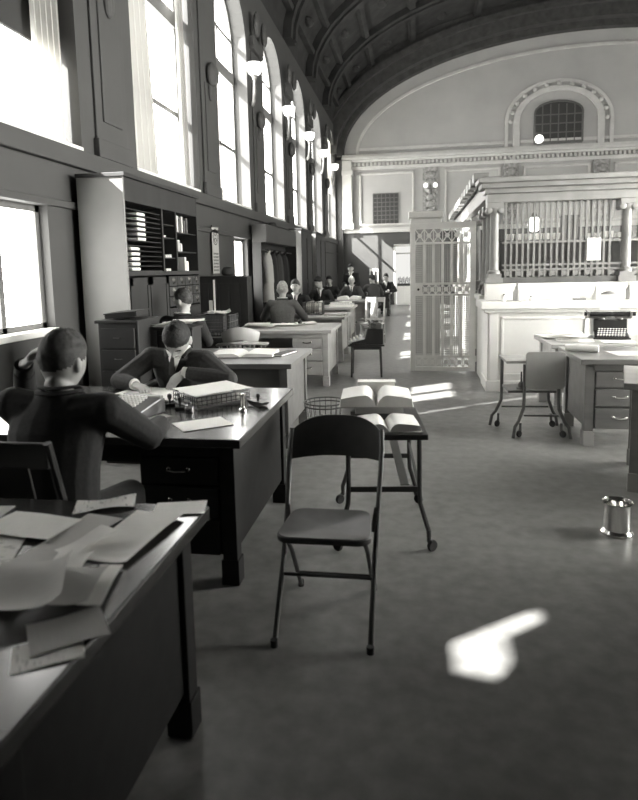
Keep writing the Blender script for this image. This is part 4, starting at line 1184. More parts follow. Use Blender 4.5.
# ================================================================== WALL LAMPS
def sconce(label, y, x=-3.24, z=5.47, group=None):
    t = thing('wall_lamp', label, 'lamp', (x, y, z), group=group)
    MB().lathe([(0, 0), (.06, .005), (.12, .05), (.155, .13), (.165, .24), (.15, .25), (.14, .14), (.1, .06), (0, .03)], 24).build('cup', MT['cup'], t, smooth=True)
    MB().lathe([(0, -.2), (.02, -.19), (.03, -.1), (.05, -.03), (.07, .01), (0, .012)], 16).build('stem', MT['frame'], t, smooth=True)
    b = MB(); b.tube([(0, 0, -.12), (-.02, .05, -.3), (-.06, .12, -.45), (-.12, .2, -.5)], [.03, .035, .04, .05], 10); b.build('bracket', MT['frame'], t, smooth=True)
    return t
for i, (y, lb) in enumerate(((12.75, 'nearest glowing cup lamp on the pier after the third high window'), (16.2, 'second glowing cup lamp along the row of high windows'), (19.3, 'third glowing cup lamp along the row of high windows'), (22.2, 'fourth glowing cup lamp along the row of high windows'), (25.2, 'farthest glowing cup lamp, closest to the end wall'))):
    sconce(lb, y, group='cup lamps between the high windows')
def end_sconce():
    t = thing('wall_lamp', 'twin bulb bracket lamp on the carved pilaster of the end wall', 'lamp', (.56, YE - .18, 4.87))
    MB().tube([(-.2, 0, 0), (-.1, -.08, -.06), (0, -.02, -.03), (.1, -.08, -.06), (.2, 0, 0)], .02, 8).build('bracket', MT['frame'], t, smooth=True)
    MB().lathe([(0, -.3), (.05, -.25), (.08, 0), (.04, .1), (0, .12)], 12).build('backplate', MT['frame'], t, smooth=True)
    for s in (-1, 1): MB().ell((s * .2, 0, .09), (.09, .09, .1)).build('globe', MT['cup'], t, smooth=True)
end_sconce()
def cornice_lamp():
    t = thing('cornice_lamp', 'small glowing globe lamp standing on the end wall cornice', 'lamp', (4.86, YE - .2, 6.341))
    MB().lathe([(0, 0), (.1, 0), (.05, .04), (.04, .1), (0, .1)], 14).build('base', MT['frame'], t, smooth=True)
    MB().ell((0, 0, .25), (.17, .17, .17)).build('globe', MT['cup'], t, smooth=True)
cornice_lamp()

# ================================================================== COUNTER, CAGE, GATE
CX, CY = .86, 7.85
def counter():
    t = thing('marble_counter', 'long white marble counter running to the right below the cage', 'counter', (CX, CY, 0)); L = M.Translation(V((-CX, -CY, 0)))
    X1 = 5.2
    b = MB(L); b.box(CX, X1, CY, CY + .6, .12, 1.0); b.build('body', MT['marble'], t)
    b = MB(L); b.box(CX - .02, X1, CY - .025, CY + .6, 0, .14); b.build('plinth', MT['marble'], t, bevel=.01)
    b = MB(L); b.box(CX - .09, X1, CY - .1, CY + .62, 1.03, 1.125); b.box(CX - .05, X1, CY - .06, CY + .6, .985, 1.03); b.build('top', MT['marble'], t, bevel=.012)
    b = MB(L); b.box(CX + .02, CX + .12, CY - .02, CY, .14, .985)
    for k in range(4):
        a = CX + .16 + k * 1.05
        for q in ((a, a + .03), (a + .97, a + 1.0)): b.box(q[0], q[1], CY - .014, CY, .2, .93)
        b.box(a, a + 1.0, CY - .014, CY, .2, .23); b.box(a, a + 1.0, CY - .014, CY, .9, .93)
    b.build('panel_moulding', MT['marble'], t, bevel=.004)
    b = MB(L); b.box(CX, X1, CY + .22, CY + .45, 1.125, 1.335); b.build('upstand', MT['marble'], t, bevel=.006)
    # return along the passage side
    b = MB(L); b.box(CX, CX + .3, CY + .6, 9.2, 0, 1.1); b.box(CX - .05, CX + .35, CY + .62, 9.2, 1.1, 1.17); b.box(CX, CX + .3, 10.35, 14.6, 0, 1.1); b.box(CX - .05, CX + .35, 10.35, 14.6, 1.1, 1.17); b.build('return_wall', MT['marble'], t, bevel=.01)
counter()

def cage():
    gy = CY + .3
    t = thing('teller_cage', 'bronze teller cage with barred front and heavy cornice on the counter', 'cage', (CX, gy, 1.336)); L = M.Translation(V((-CX, -gy, -1.336)))
    X1 = 5.2; YF = 14.6
    # front bottom and top rails
    b = MB(L); b.box(CX + .14, X1, gy - .05, gy + .05, 1.336, 1.41); b.build('bottom_rail', MT['cage_dark'], t, bevel=.006)
    b = MB(L); b.box(CX, X1, gy - .09, gy + .12, 2.33, 2.44); b.box(CX - .03, X1, gy - .13, gy + .15, 2.44, 2.5); b.box(CX - .08, X1, gy - .2, gy + .2, 2.5, 2.56); b.box(CX - .12, X1, gy - .25, gy + .22, 2.56, 2.62)
    b.build('cornice', MT['cage'], t, bevel=.01)
    b = MB(L); b.box(CX, CX + .2, gy + .12, YF, 2.4, 2.62); b.box(CX - .05, CX + .2, gy + .12, YF, 2.62, 2.68)
    for k in range(13):
        y = gy + .2 + k * .5
        if y < YF: b.box(CX - .14, CX + .05, y, y + .3, 2.62, 2.74)
    b.build('side_cornice', MT['cage'], t, bevel=.008)
    # columns: corner, then along the passage
    def column(x, y, z0, nm='column', mt='cage', r=.058):
        b = MB(L); b.box(x - .1, x + .1, y - .1, y + .1, z0, z0 + .07); b.box(x - .085, x + .085, y - .085, y + .085, z0 + .07, z0 + .12)
        b.lathe([(r + .02, z0 + .12), (r + .02, z0 + .15), (r, z0 + .17), (r * .88, 2.2), (r * .95, 2.21), (r + .03, 2.25), (r + .035, 2.27)], 20, (x, y, 0)); b.box(x - .1, x + .1, y - .1, y + .1, 2.27, 2.33)
        for s in (-1, 1): b.lathe([(.02, -.09), (.038, -.085), (.038, .085), (.02, .09)], 12, (x + s * .07, y, 2.24), (pi / 2, 0, 0))
        return b.build(nm, MT[mt], t, smooth=True)
    column(CX + .1, gy, 1.336)
    for x in (2.52, 4.2): column(x, gy, 1.336)
    for y in (8.62, 9.12, 10.42): column(CX + .1, y, 1.17, mt='cage')
    for y in (11.6, 12.8, 14.0): column(CX + .1, y, 1.17, mt='gate')
    # front bars
    x = CX + .24; k = 0
    while x < X1 - .1:
        if abs(x - 2.52) > .12 and abs(x - 4.2) > .12:
            MB(L).box(x - .012, x + .012, gy - .012, gy + .012, 1.41, 2.33).build('bar', MT['cage'], t)
        x += .0685
    b = MB(L)
    for z in (1.5, 1.56, 1.84): b.box(CX + .2, X1, gy - .016, gy + .016, z - .012, z + .012)
    for i in range(28):
        xx = CX + .24 + i * .137
        b.lathe([(.02, -.008), (.03, -.008), (.03, .008), (.02, .008)], 10, (xx + .034, gy, 1.455), (pi / 2, 0, 0))
    b.build('cross_rail', MT['cage'], t)
    # side bars along the passage
    b = MB(L)
    y = gy + .2
    while y < YF:
        if not 9.2 < y < 10.35: b.box(CX + .09, CX + .11, y - .01, y + .01, 1.17, 2.4)
        y += .09
    b.build('side_grille', MT['cage'], t)
    b = MB(L); b.box(CX + .06, CX + .14, YF - .1, YF, 0, 2.4); b.build('end_post', MT['gate'], t)
    # clear glass behind the upper bars
    MB(L).box(CX + .2, X1, gy + .03, gy + .036, 1.84, 2.33).build('glass', MT['glass'], t)
cage()

def cage_inside():
    t = thing('clerk_desk_partition', 'dark panelled desk back behind the bars of the cage', 'partition', (2.4, 8.75, 0))
    MB().box(-1.3, 2.6, -.06, .06, 0, 1.86).build('panel', MT['cage_dark'], t); MB().box(-1.32, 2.6, -.12, .2, 1.86, 1.89).build('top', MT['cage_dark'], t, bevel=.005)
    for i in range(6):
        o = MB().cyl((0, 0, 0), .05, .085, 14, r2=.058).build('paper_cup', MT['white'], loc=(1.24 + i * .12, 8.78, 1.891), smooth=True)
        tag(o, 'small white cup in the row on the panel top inside the cage', 'cup', 'white cups in a row inside the cage')
    t = thing('dark_box', 'dark upright box on the panel top inside the cage', 'box', (1.7 + .1, 8.98 - .2, 1.891))
    bpy.data.objects[t.name].location = (2.0, 8.79, 1.891)
    MB().box(-.1, .1, -.08, .08, 0, .28).build('body', MT['cage_dark'], t, bevel=.005); MB().box(-.105, .105, -.085, .085, .28, .31).build('lid', MT['cage_dark'], t)
    for i, (x, w) in enumerate(((2.3, .16), (2.48, .12), (2.66, .14))):
        o = MB().box(-w / 2, w / 2, -.07, .07, 0, .07 + .02 * (i % 2)).build('paper_stack', MT['white'], loc=(x, 8.79, 1.891))
        tag(o, ['white paper stack next to the dark box inside the cage', 'middle white paper stack inside the cage', 'white paper stack farthest from the lamp inside the cage'][i], 'paper stack')
    t = thing('pendant_lamp', 'glowing globe lamp hanging inside the cage', 'lamp', (1.5, 8.5, 2.08))
    MB().ell((0, 0, 0), (.085, .085, .1), 20, 14).build('globe', MT['globe'], t, smooth=True)
    MB().lathe([(0, .06), (.04, .07), (.035, .12), (.02, .15), (0, .15)], 14).build('cap', MT['cage_dark'], t, smooth=True)
    MB().tube([(0, 0, .14), (0, 0, .4)], .006, 6).build('stem', MT['cage_dark'], t)
    t = thing('crossbar', 'plain bar carrying the globe lamp inside the cage', 'bar', (1.5, 8.5, 2.48))
    MB().box(-.63, 3.6, -.02, .02, 0, .04).build('rail', MT['cage_dark'], t)
    t = thing('notice_card', 'blank white card hung on the bars of the cage', 'card', (2.145, 8.126, 1.6))
    MB().box(-.08, .08, -.004, .004, 0, .27).build('card', MT['white'], t)
    MB().tube([(-.05, 0, .268), (0, .008, .31), (.05, 0, .268)], .003, 6).build('string', MT['iron'], t)
cage_inside()

MT['lattice'] = mat('lattice_paint', .6, .5)
def gate():
    W, H = .94, 2.2; hx, hy = .84, 9.3
    t = thing('cage_gate', 'pale metal lattice gate standing open in front of the passage', 'gate', (hx, hy, 0), radians(180 - 1))
    z0 = .02; s = .075; d = .03
    MB().box(0, s, -d, d, z0, H).build('stile', MT['gate'], t, bevel=.004); MB().box(W - s, W, -d, d, z0, H).build('stile', MT['gate'], t, bevel=.004)
    for a, c in ((z0, z0 + .06), (z0 + .2, z0 + .235), (1.14, 1.165), (1.3, 1.33), (H - .31, H - .28), (H - .09, H)):
        MB().box(s, W - s, -d, d, a, c).build('rail', MT['gate'], t, bevel=.003)
    n = 6; w = (W - 2 * s) / n
    for i in range(1, n):
        for a, c in ((z0 + .235, 1.14), (1.33, H - .31)):
            MB().box(s + i * w - .02, s + i * w + .02, -.042, .042, a, c).build('upright', MT['gate'], t)
    for a, c in ((z0 + .235, 1.14), (1.33, H - .31)):
        b = MB(); m = int((W - 2 * s) / .027)
        for i in range(m + 1):
            x = s + i * (W - 2 * s) / m; b.box(x - .006, x + .006, -.006, .006, a, c)
        m = int((c - a) / .027)
        for i in range(m + 1):
            z = a + i * (c - a) / m; b.box(s, W - s, -.006, .006, z - .006, z + .006)
        b.build('lattice', MT['lattice'], t)
    for a, c in ((z0 + .06, z0 + .2), (1.165, 1.3), (H - .28, H - .09)):
        b = MB(); h = c - a; q = 8 if h < .16 else 6
        for i in range(q):
            x0 = s + i * (W - 2 * s) / q; x1 = s + (i + 1) * (W - 2 * s) / q; m = (x0 + x1) / 2
            b.bar((x0, 0, a), (x1, 0, c), .014, .014); b.bar((x0, 0, c), (x1, 0, a), .014, .014)
            b.lathe([(.022, -.01), (.034, -.01), (.034, .01), (.022, .01)], 12, (m, 0, (a + c) / 2), (pi / 2, 0, 0))
            b.box(x0 - .006, x0 + .006, -.012, .012, a, c)
        b.build('ornament_band', MT['gate'], t)
    b = MB(); b.box(W - .17, W - s, -.036, .036, 1.165, 1.3); lk = b.build('lock', MT['gate'], t, bevel=.004)
    MB().cyl((W - .12, .036, 1.235), .018, .03, 12, (-pi / 2, 0, 0)).build('knob', MT['ink'], lk, smooth=True)
    MB().cyl((W - .12, -.036, 1.235), .018, .03, 12, (pi / 2, 0, 0)).build('knob', MT['ink'], lk, smooth=True)
    for z in (.25, 1.1, 1.95): MB().cyl((-.008, 0, z), .014, .1, 10).build('hinge', MT['cage'], t, smooth=True)
gate()
def gate_pier():
    t = thing('stone_pier', 'grey stone pier whose pale cap shows above the open gate', 'pier', (.15, 9.98, 0))
    MB().box(-.22, .2, -.12, .25, 0, 2.22).build('shaft', MT['relief'], t, bevel=.01)
    MB().box(-.25, .23, -.15, .28, 2.22, 2.31).build('neck', MT['marble'], t, bevel=.015); MB().box(-.28, .25, -.18, .3, 2.31, 2.41).build('cap', MT['marble'], t, bevel=.015)
    MB().box(-.25, .23, -.15, .28, 0, .2).build('base', MT['marble'], t, bevel=.01)
gate_pier()

# things on the counter
def jar():
    t = thing('glass_jar', 'clear glass jar with a pointed stopper at the counter corner', 'jar', (1.215, 7.9, 1.126))
    MB().lathe([(0, .0), (.05, 0), (.055, .02), (.052, .11), (.035, .135), (.035, .15), (.03, .15), (.03, .13), (.046, .105), (.048, .02), (0, .018)], 20).build('body', MT['jarglass'], t, smooth=True)
    MB().lathe([(0, .15), (.034, .15), (.03, .17), (.012, .19), (.014, .21), (0, .225)], 16).build('stopper', MT['jarglass'], t, smooth=True)
    MB().cyl((0, 0, .021), .044, .02, 16).build('contents', MT['blackm'], t)
MT['jarglass'] = mat('pale_jar_glass', .36, .1, spec=.8)
jar()
def well(label, x, y, r=.022, h=.05, mt='white'):
    t = thing('ink_well', label, 'inkwell', (x, y, 1.126))
    MB().lathe([(0, 0), (r, 0), (r, h * .7), (r * .6, h), (0, h)], 14).build('body', MT[mt], t, smooth=True); MB().cyl((0, 0, h), r * .5, .012, 10).build('cap', MT['ink'], t)
well('small white inkwell between the cage column and the glass jar', 1.05, 7.86, .025, .07)
well('small white inkwell just past the glass jar', 1.37, 7.87, .022, .045)
def pen_stand(label, x, y, pens=2):
    t = thing('pen_stand', label, 'pen stand', (x, y, 1.126))
    MB().box(-.07, .07, -.04, .04, 0, .025).build('base', MT['cage'], t, bevel=.004)
    for i in range(pens): MB().tube([(-.03 + .05 * i, 0, .02), (-.07 + .05 * i, .0, .17)], [.003, .005], 6).build('pen', MT['palewood'], t)
pen_stand('small pen stand on the counter ledge below the hanging card', 1.93, 7.88)
def spindle():
    t = thing('paper_spike', 'pale cone-shaped paper spike holder on the counter', 'desk tool', (2.13, 7.9, 1.126))
    MB().lathe([(0, 0), (.06, 0), (.055, .03), (.025, .1), (.012, .16), (.004, .2), (0, .2)], 16).build('cone', MT['marble'], t, smooth=True)
spindle()
o = MB().ell((0, 0, .051), (.1, .06, .05)).build('sponge', MT['cage'], loc=(2.27, 7.9, 1.126), smooth=True); tag(o, 'dark rounded sponge beside the pale cone on the counter', 'sponge')
bottle('tall pale bottle standing at the right part of the counter', (2.5, 7.9, 1.126), .04, .2, 'jarglass', 'white', False)

# papers on the right hand desks
for i, (x, y, w, l, r) in enumerate(((1.5, 7.15, .3, .36, 12), (1.68, 7.05, .3, .3, -18), (1.58, 6.98, .3, .26, 6), (1.62, 6.75, .36, .26, -8), (2.0, 6.6, .3, .18, 12), (1.66, 6.8, .26, .3, -30))):
    paper(['white sheet at the left back corner of the paper-covered desk', 'tilted white sheet over the left back corner sheets', 'white sheet in the middle of the paper-covered desk', 'wide white sheet at the front left of the paper-covered desk', 'white sheet in front of the typewriter with a sheet', 'slanted white sheet leaning towards the typewriter with a sheet'][i], x, y, w, l, r, zt + (0, .03, .06, .0, 0, .045)[i], 'paper', .008, .012)
def roll():
    t = thing('paper_roll', 'white rolled paper lying at the corner of the dark right desk', 'paper roll', (1.48, 5.9, .795), radians(-20))
    MB(Euler((0, pi / 2, 0)).to_matrix().to_4x4()).lathe([(.02, -.14), (.034, -.14), (.034, .14), (.02, .14)], 16).build('outer_wrap', MT['paper'], t, smooth=True)
roll()
paper('flat grey sheet on the dark right desk', 1.9, 5.8, .4, .3, 6, zt, 'paper_d', .002)
closed_book('pale closed book on the desk behind the metal can', 1.70, 4.66, .762, .2, .28, .04, -10, 'manila')

# far end: light cupboard and plant by the bright door
def far_cupboard():
    t = thing('white_cupboard', 'low white cupboard standing before the bright far doorway', 'cupboard', (-.5, 26.3, 0))
    MB().box(-.32, .34, -.22, .22, .04, .78).build('body', MT['white'], t, bevel=.01); MB().box(-.35, .37, -.25, .25, .78, .82).build('top', MT['white'], t, bevel=.006)
    for s in (-1, 1): MB().box(-.3 if s < 0 else .02, .0 if s < 0 else .32, -.235, -.22, .08, .75).build('door', MT['white'], t, bevel=.004)
    t = thing('file_tray', 'dark file tray heaped with folders on the low white cupboard', 'tray', (-.52, 26.3, .821))
    MB().box(-.3, .3, -.18, .18, 0, .1).build('tray', MT['cab'], t, bevel=.004)
    b = MB()
    for i in range(12): b.cbox((-.26 + i * .047, 0, .2 + .03 * (i % 3)), (.02, .3, .24), (0, random.uniform(-.2, .2), 0))
    b.build('folders', MT['cab'], t)
far_cupboard()

# ================================================================== PEOPLE
def head_geo(n=40, m=30, k=1.0):
    """head surface: local +y is the face, +z up, centre between the ears"""
    vs = []
    def gs(x, s): return exp(-(x / s) ** 2)
    for i in range(m + 1):
        th = pi * i / m
        for j in range(n):
            ph = 2 * pi * j / n
            dx, dy, dz = sin(th) * cos(ph), sin(th) * sin(ph), cos(th)
            x, y, z = dx * .077, dy * .098, dz * .12
            if z < 0:
                t = -z / .12
                x *= 1 - .26 * t * t - .06 * t
                if dy < 0: y *= 1 - .5 * t
                else: y *= 1 + .02 * t
                if t > .8: z += (t - .8) * .03
            f = max(0., dy)
            y += f * (.026 * gs(x, .013) * (gs(z + .022, .016) + .55 * gs(z - .002, .02)) - .013 * (gs(abs(x) - .032, .016) * gs(z - .006, .012)) + .006 * gs(z - .026, .009) * gs(x, .05)
                      + .006 * gs(x, .022) * (gs(z + .054, .006) + gs(z + .068, .006)) - .005 * gs(x, .024) * gs(z + .061, .003) + .009 * gs(x, .022) * gs(z + .098, .014) + .004 * gs(abs(x) - .045, .02) * gs(z + .02, .02))
            vs.append((x * k, y * k, z * k))
    fs = [(i * n + j, i * n + (j + 1) % n, (i + 1) * n + (j + 1) % n, (i + 1) * n + j) for i in range(m) for j in range(n)]
    return vs, fs

def hair_geo(style='short', n=64, m=48):
    vs, fs = head_geo(n, m)
    keep = []
    def inside(p):
        d = V((p[0] / .077, p[1] / .098, p[2] / .12)); l = d.length or 1; d /= l
        if style == 'bald':
            hl = 2.0 if d.y > -.05 else .0
            return d.z < .45 and d.z > -.4 and d.y < .15
        if d.y > 0: hl = .02 + .46 * d.y ** 1.1
        else: hl = .02 - .55 * (-d.y)
        if style == 'long' and d.y < .35: hl -= .55
        return d.z > hl
    outf = [f for f in fs if inside(sum((V(vs[i]) for i in f), V()) / 4)]
    idx = sorted({i for f in outf for i in f}); mp = {i: k for k, i in enumerate(idx)}
    F = [tuple(mp[i] for i in f) for f in outf]
    edges = {(a, b) for f in F for a, b in zip(f, f[1:] + f[:1]) if a != b}
    rim = [(a, b) for a, b in edges if (b, a) not in edges]
    dist = {i: 9 for i in range(len(idx))}
    for a, b in rim: dist[a] = dist[b] = 0
    for d in (1, 2, 3):
        for a, b in edges:
            if dist[a] == d - 1 and dist[b] > d: dist[b] = d
    rnd = random.Random(3)
    o = []; inn = []
    for k, i in enumerate(idx):
        p = V(vs[i]); t = min(1, dist[k] / 4)
        s = 1.01 + t * (.025 + .095 * max(0., min(1., (p.z + .03) / .09))) + rnd.uniform(-.018, .02) * (.4 + t)
        if style == 'bald': s = 1.02 + .03 * t
        o.append(p * s); inn.append(p * .95)
    K = len(idx); G = F + [tuple(K + i for i in f[::-1]) for f in F]
    for (a, b) in rim: G.append((b, a, K + a, K + b))
    return o + inn, G

def hand_geo(b, mt, curl=.5, side=1, spread=2.2):
    """hand along local +y, palm facing -z, thumb on side*x; b collects"""
    q = MB()
    q.tube([(0, -.03, 0), (0, .0, 0), (0, .03, 0), (0, .07, 0), (0, .093, -.002)], [(.026, .02), (.03, .018), (.038, .016), (.04, .014), (.034, .011)], 12, side=(1, 0, 0))
    for k, (x, l) in enumerate(((.030, .070), (.010, .080), (-.011, .074), (-.030, .058))):
        x *= side; p = V((x, .085, 0)); pts = [V((x * .8, .05, 0)), p]; a = .1
        for sgl in (.42, .33, .25):
            a += curl * (.9 if sgl < .4 else .7)
            p = p + V((x * .12 * spread, cos(a), -sin(a))) * (l * sgl); pts.append(p)
        q.tube(pts, [.009, .0088, .008, .0072, .006], 8, side=(1, 0, 0))
    q.tube([(side * .02, .005, 0), (side * .042, .03, -.008), (side * .055, .058, -.018), (side * .052, .085, -.028)], [.013, .0125, .011, .008], 8)
    b.add(q.v, q.f, mt)

def aim(p, d, up):
    d = V(d).normalized(); up = V(up); x = d.cross(up)
    if x.length < 1e-4: x = d.orthogonal()
    x.normalize(); u = x.cross(d)
    m = M((x, d, u)).transposed().to_4x4(); m.translation = V(p)
    return m

def remesh(mb, name, mt, parent, vox, smooth_it=4):
    o = mb.build('tmp_' + name, mt)
    r = o.modifiers.new('r', 'REMESH'); r.mode = 'VOXEL'; r.voxel_size = vox; r.use_smooth_shade = True
    if smooth_it:
        sm = o.modifiers.new('s', 'SMOOTH'); sm.factor = .5; sm.iterations = smooth_it
    dg = bpy.context.evaluated_depsgraph_get()
    me = bpy.data.meshes.new_from_object(o.evaluated_get(dg))
    old = o.data; bpy.data.objects.remove(o); bpy.data.meshes.remove(old)
    me.name = name
    for p in me.polygons: p.use_smooth = True
    if not me.materials: me.materials.append(mt)
    n = bpy.data.objects.new(name, me); COL.objects.link(n); n.parent = parent
    return n

def person(label, loc, rz, J, suit='suit', skin='skin', hair='hair_d', style='short', vox=.012, shirt='shirt', tie=True, face=True, trousers=None, group=None, shirt_front=True, hand_curl=(.5, .5), glasses=False, hs=1.07):
    """J: joints in local space (+y forward): pelvis, chest, neck, head(center), hd=(yaw,pitch,roll), sh/el/wr/hd dirs for l,r ; knees, ankles"""
    t = thing('person', label, 'person', loc, rz, group)
    pel, che, nec, hc = V(J['pelvis']), V(J['chest']), V(J['neck']), V(J['head'])
    yaw, pitch, roll = [radians(a) for a in J.get('hd', (0, 0, 0))]
    HM = M.Translation(hc) @ Euler((-pitch, 0, 0)).to_matrix().to_4x4()
    HM = M.Translation(hc) @ M.Rotation(yaw, 4, 'Z') @ M.Rotation(roll, 4, 'Y') @ M.Rotation(-pitch, 4, 'X') @ M.Scale(hs, 4)
    tw = radians(J.get('twist', 0)); side = V((cos(tw), sin(tw), 0))
    Ls, Rs = V(J['lsh']), V(J['rsh'])
    arms = ((Ls, V(J['lel']), V(J['lwr']), V(J['lhd']), V(J.get('lup', (0, 0, 1))), -1, hand_curl[0]), (Rs, V(J['rel']), V(J['rwr']), V(J['rhd']), V(J.get('rup', (0, 0, 1))), 1, hand_curl[1]))
    # ---- body: one continuous skin surface
    b = MB(); hv, hf = head_geo(); b.add(hv, hf, HM)
    for s in (-1, 1): b.ell(HM @ V((s * .079, -.006, -.012)), (.012, .02, .034), 10, 8, (0, 0, yaw + s * .3))
    jaw = HM @ V((0, -.018, -.07))
    b.tube([nec - V((0, 0, .06)), nec, (nec + jaw) / 2, jaw], [(.075, .06), (.062, .058), (.056, .056), (.052, .055)], 14, side=side)
    def spine(k, rs, ext=0.):
        P = []
        for i in range(9):
            u = i / 8
            P.append(pel.lerp(che, u * 2) if u < .5 else che.lerp(nec, u * 2 - 1))
        b2 = MB(); b2.tube(P, [(a * k + ext, c * k + ext) for a, c in rs], 18, side=side); return b2
    RS = [(.15, .10), (.17, .115), (.165, .115), (.165, .115), (.175, .118), (.185, .115), (.18, .10), (.12, .08), (.065, .06)]
    q = spine(.86, RS); b.add(q.v, q.f)
    for sh, el, wr, hd, up, sd, cu in arms:
        b.ell(sh, (.05, .05, .05), 10, 8)
        b.tube([nec.lerp(che, .35), sh, sh.lerp(el, .5), el, el.lerp(wr, .35), wr, wr + hd.normalized() * .02], [.05, .048, .042, .036, .037, .026, .026], 10)
        hand_geo(b, aim(wr + hd.normalized() * .02, hd, up), cu, sd * J.get('thumb', -1))
    for s, kn, an in ((-1, V(J['lkn']), V(J['lan'])), (1, V(J['rkn']), V(J['ran']))):
        hip = pel + side * (s * .09)
        b.tube([hip, hip.lerp(kn, .5), kn, kn.lerp(an, .4), an], [.075, .065, .05, .048, .035], 10)
    remesh(b, 'body', MT[skin], t, vox, 3 if vox < .01 else 2)
    # ---- jacket
    b = spine(1.0, RS, .022); b.ell(nec.lerp(che, .1) - V((0, 0, .03)), (.1, .08, .05), 14, 8)
    for sh, el, wr, hd, up, sd, cu in arms:
        b.ell(sh, (.078, .078, .075), 12, 10)
        c0 = nec.lerp(che, .42); 
        b.tube([c0, c0.lerp(sh, .6), sh], [(.09, .085), (.085, .08), (.075, .075)], 12)
        e2 = wr.lerp(el, .08)
        b.tube([sh, sh.lerp(el, .5), el - (el - sh).normalized() * .02, el, el.lerp(wr, .4), e2], [.075, .068, .062, .060, .056, .045], 12)
        b.ell(el, (.061, .061, .061), 10, 8)
    hem = pel - V((0, 0, .06))
    b.tube([pel.lerp(che, .3), pel, hem], [(.18, .135), (.19, .14), (.19, .15)], 18, side=side)
    jk = remesh(b, 'jacket', MT[suit], t, vox, 3)
    # collar
    b = MB(); ring = []
    fw = V((-side.y, side.x, 0)); axis = (jaw - nec).normalized()
    for i in range(13):
        a = radians(-60 + 300 * i / 12) + pi / 2 + radians(-90)
        a = radians(90 + 38 + (360 - 76) * i / 12)
        ring.append(nec + V((0, 0, .012)) + side * (.077 * cos(a)) + fw * (.072 * sin(a)) - V((0, 0, .035)) * max(0, sin(a)) - V((0, 0, .02)) * (1 if i in (0, 12) else 0))
    b.tube(ring, [(.010, .026)] * 13, 8, side=(0, 0, 1)); b.build('collar', MT[suit], jk, smooth=True)
    b = MB(); b.tube([p + V((0, 0, .022)) - (p - nec) * .1 for p in ring], [(.006, .02)] * 13, 8, side=(0, 0, 1)); b.build('shirt_collar', MT[shirt], jk, smooth=True)
    for sh, el, wr, hd, up, sd, cu in arms:
        b = MB(); b.tube([wr.lerp(el, .1), wr.lerp(el, -.02)], [.04, .038], 12); b.build('shirt_cuff', MT[shirt], jk, smooth=True)
    if shirt_front:
        b = MB(); N = 8; vs = []; fs = []
        n0 = nec + fw * .068 - V((0, 0, .0)); n1 = che.lerp(nec, .2) + fw * .14
        for i in range(N + 1):
            u = i / N; c = n0.lerp(n1, u) + fw * (.022 * sin(pi * u) + .012); w = .05 * (1 - u) + .006
            vs += [c - side * w - fw * .02, c + fw * .012, c + side * w - fw * .02]
        K = len(vs); back = [v - fw * .03 for v in vs]
        for i in range(N):
            for c in (0, 1):
                a = i * 3 + c; f = (a, a + 1, a + 4, a + 3); fs.append(f); fs.append(tuple(K + x for x in f[::-1]))
        lp = [0, 1, 2] + [3 * i + 2 for i in range(1, N + 1)] + [3 * N + 1, 3 * N] + [3 * i for i in range(N - 1, 0, -1)]
        for i in range(len(lp)):
            a, c = lp[i], lp[(i + 1) % len(lp)]; fs.append((c, a, K + a, K + c))
        b.add(vs + back, fs); sf = b.build('shirt_front', MT[shirt], t, smooth=True)
        if tie:
            b = MB(); P = [n0.lerp(n1, u) + fw * (.022 * sin(pi * u) + .03) for u in (.06, .16, .5, 1.)]
            b.tube(P, [(.014, .008), (.011, .008), (.02, .007), (.028, .006)], 8, side=side); b.build('tie', MT['tie'], t, smooth=True)
    # ---- trousers and shoes
    b = MB(); tm = MT[trousers or suit]
    for s, kn, an in ((-1, V(J['lkn']), V(J['lan'])), (1, V(J['rkn']), V(J['ran']))):
        hip = pel + side * (s * .09)
        b.tube([pel + side * (s * .05), hip, hip.lerp(kn, .5), kn], [.1, .098, .085, .072], 12); b.ell(kn, (.072, .072, .072), 10, 8)
        b.tube([kn, kn.lerp(an, .5), an + V((0, 0, .01))], [.07, .062, .056], 12)
    remesh(b, 'trousers', tm, t, max(vox, .012), 2)
    for an, s in ((V(J['lan']), -1), (V(J['ran']), 1)):
        b = MB(); b.tube([(an.x, an.y - .055, .042), (an.x, an.y, .05), (an.x, an.y + .08, .045), (an.x, an.y + .16, .03), (an.x, an.y + .2, .026)], [(.033, .04), (.038, .048), (.044, .042), (.042, .028), (.022, .02)], 12, side=(1, 0, 0))
        b.build('shoe', MT['black'], t, smooth=True)
    # ---- hair and face details
    hv, hf = hair_geo(style); b = MB(); b.add(hv, hf, HM); b.build('hair', MT[hair], t, smooth=True)
    if face:
        for s in (-1, 1):
            b = MB(HM); b.ell((s * .032, .079, .006), (.011, .007, .006), 10, 8); b.build('eye', MT['eye'], t, smooth=True)
            b = MB(HM); b.tube([(s * .018, .094, .022), (s * .033, .092, .027), (s * .05, .082, .022)], [.003, .0042, .0025], 6); b.build('eyebrow', MT[hair], t, smooth=True)
        b = MB(HM); b.tube([(-.023, .085, -.062), (0, .098, -.060), (.023, .085, -.062)], [.002, .0042, .002], 6); b.build('mouth', MT['lip'], t, smooth=True)
        if glasses:
            b = MB(HM)
            for s in (-1, 1): b.tube([(s * .034 + .022 * cos(a), .1, .004 + .019 * sin(a)) for a in [2 * pi * i / 16 for i in range(16)]], .0018, 5, closed=True, side=(0, 1, 0))
            b.tube([(-.012, .1, .006), (.012, .1, .006)], .0018, 5); b.build('glasses', MT['iron'], t)
    return t

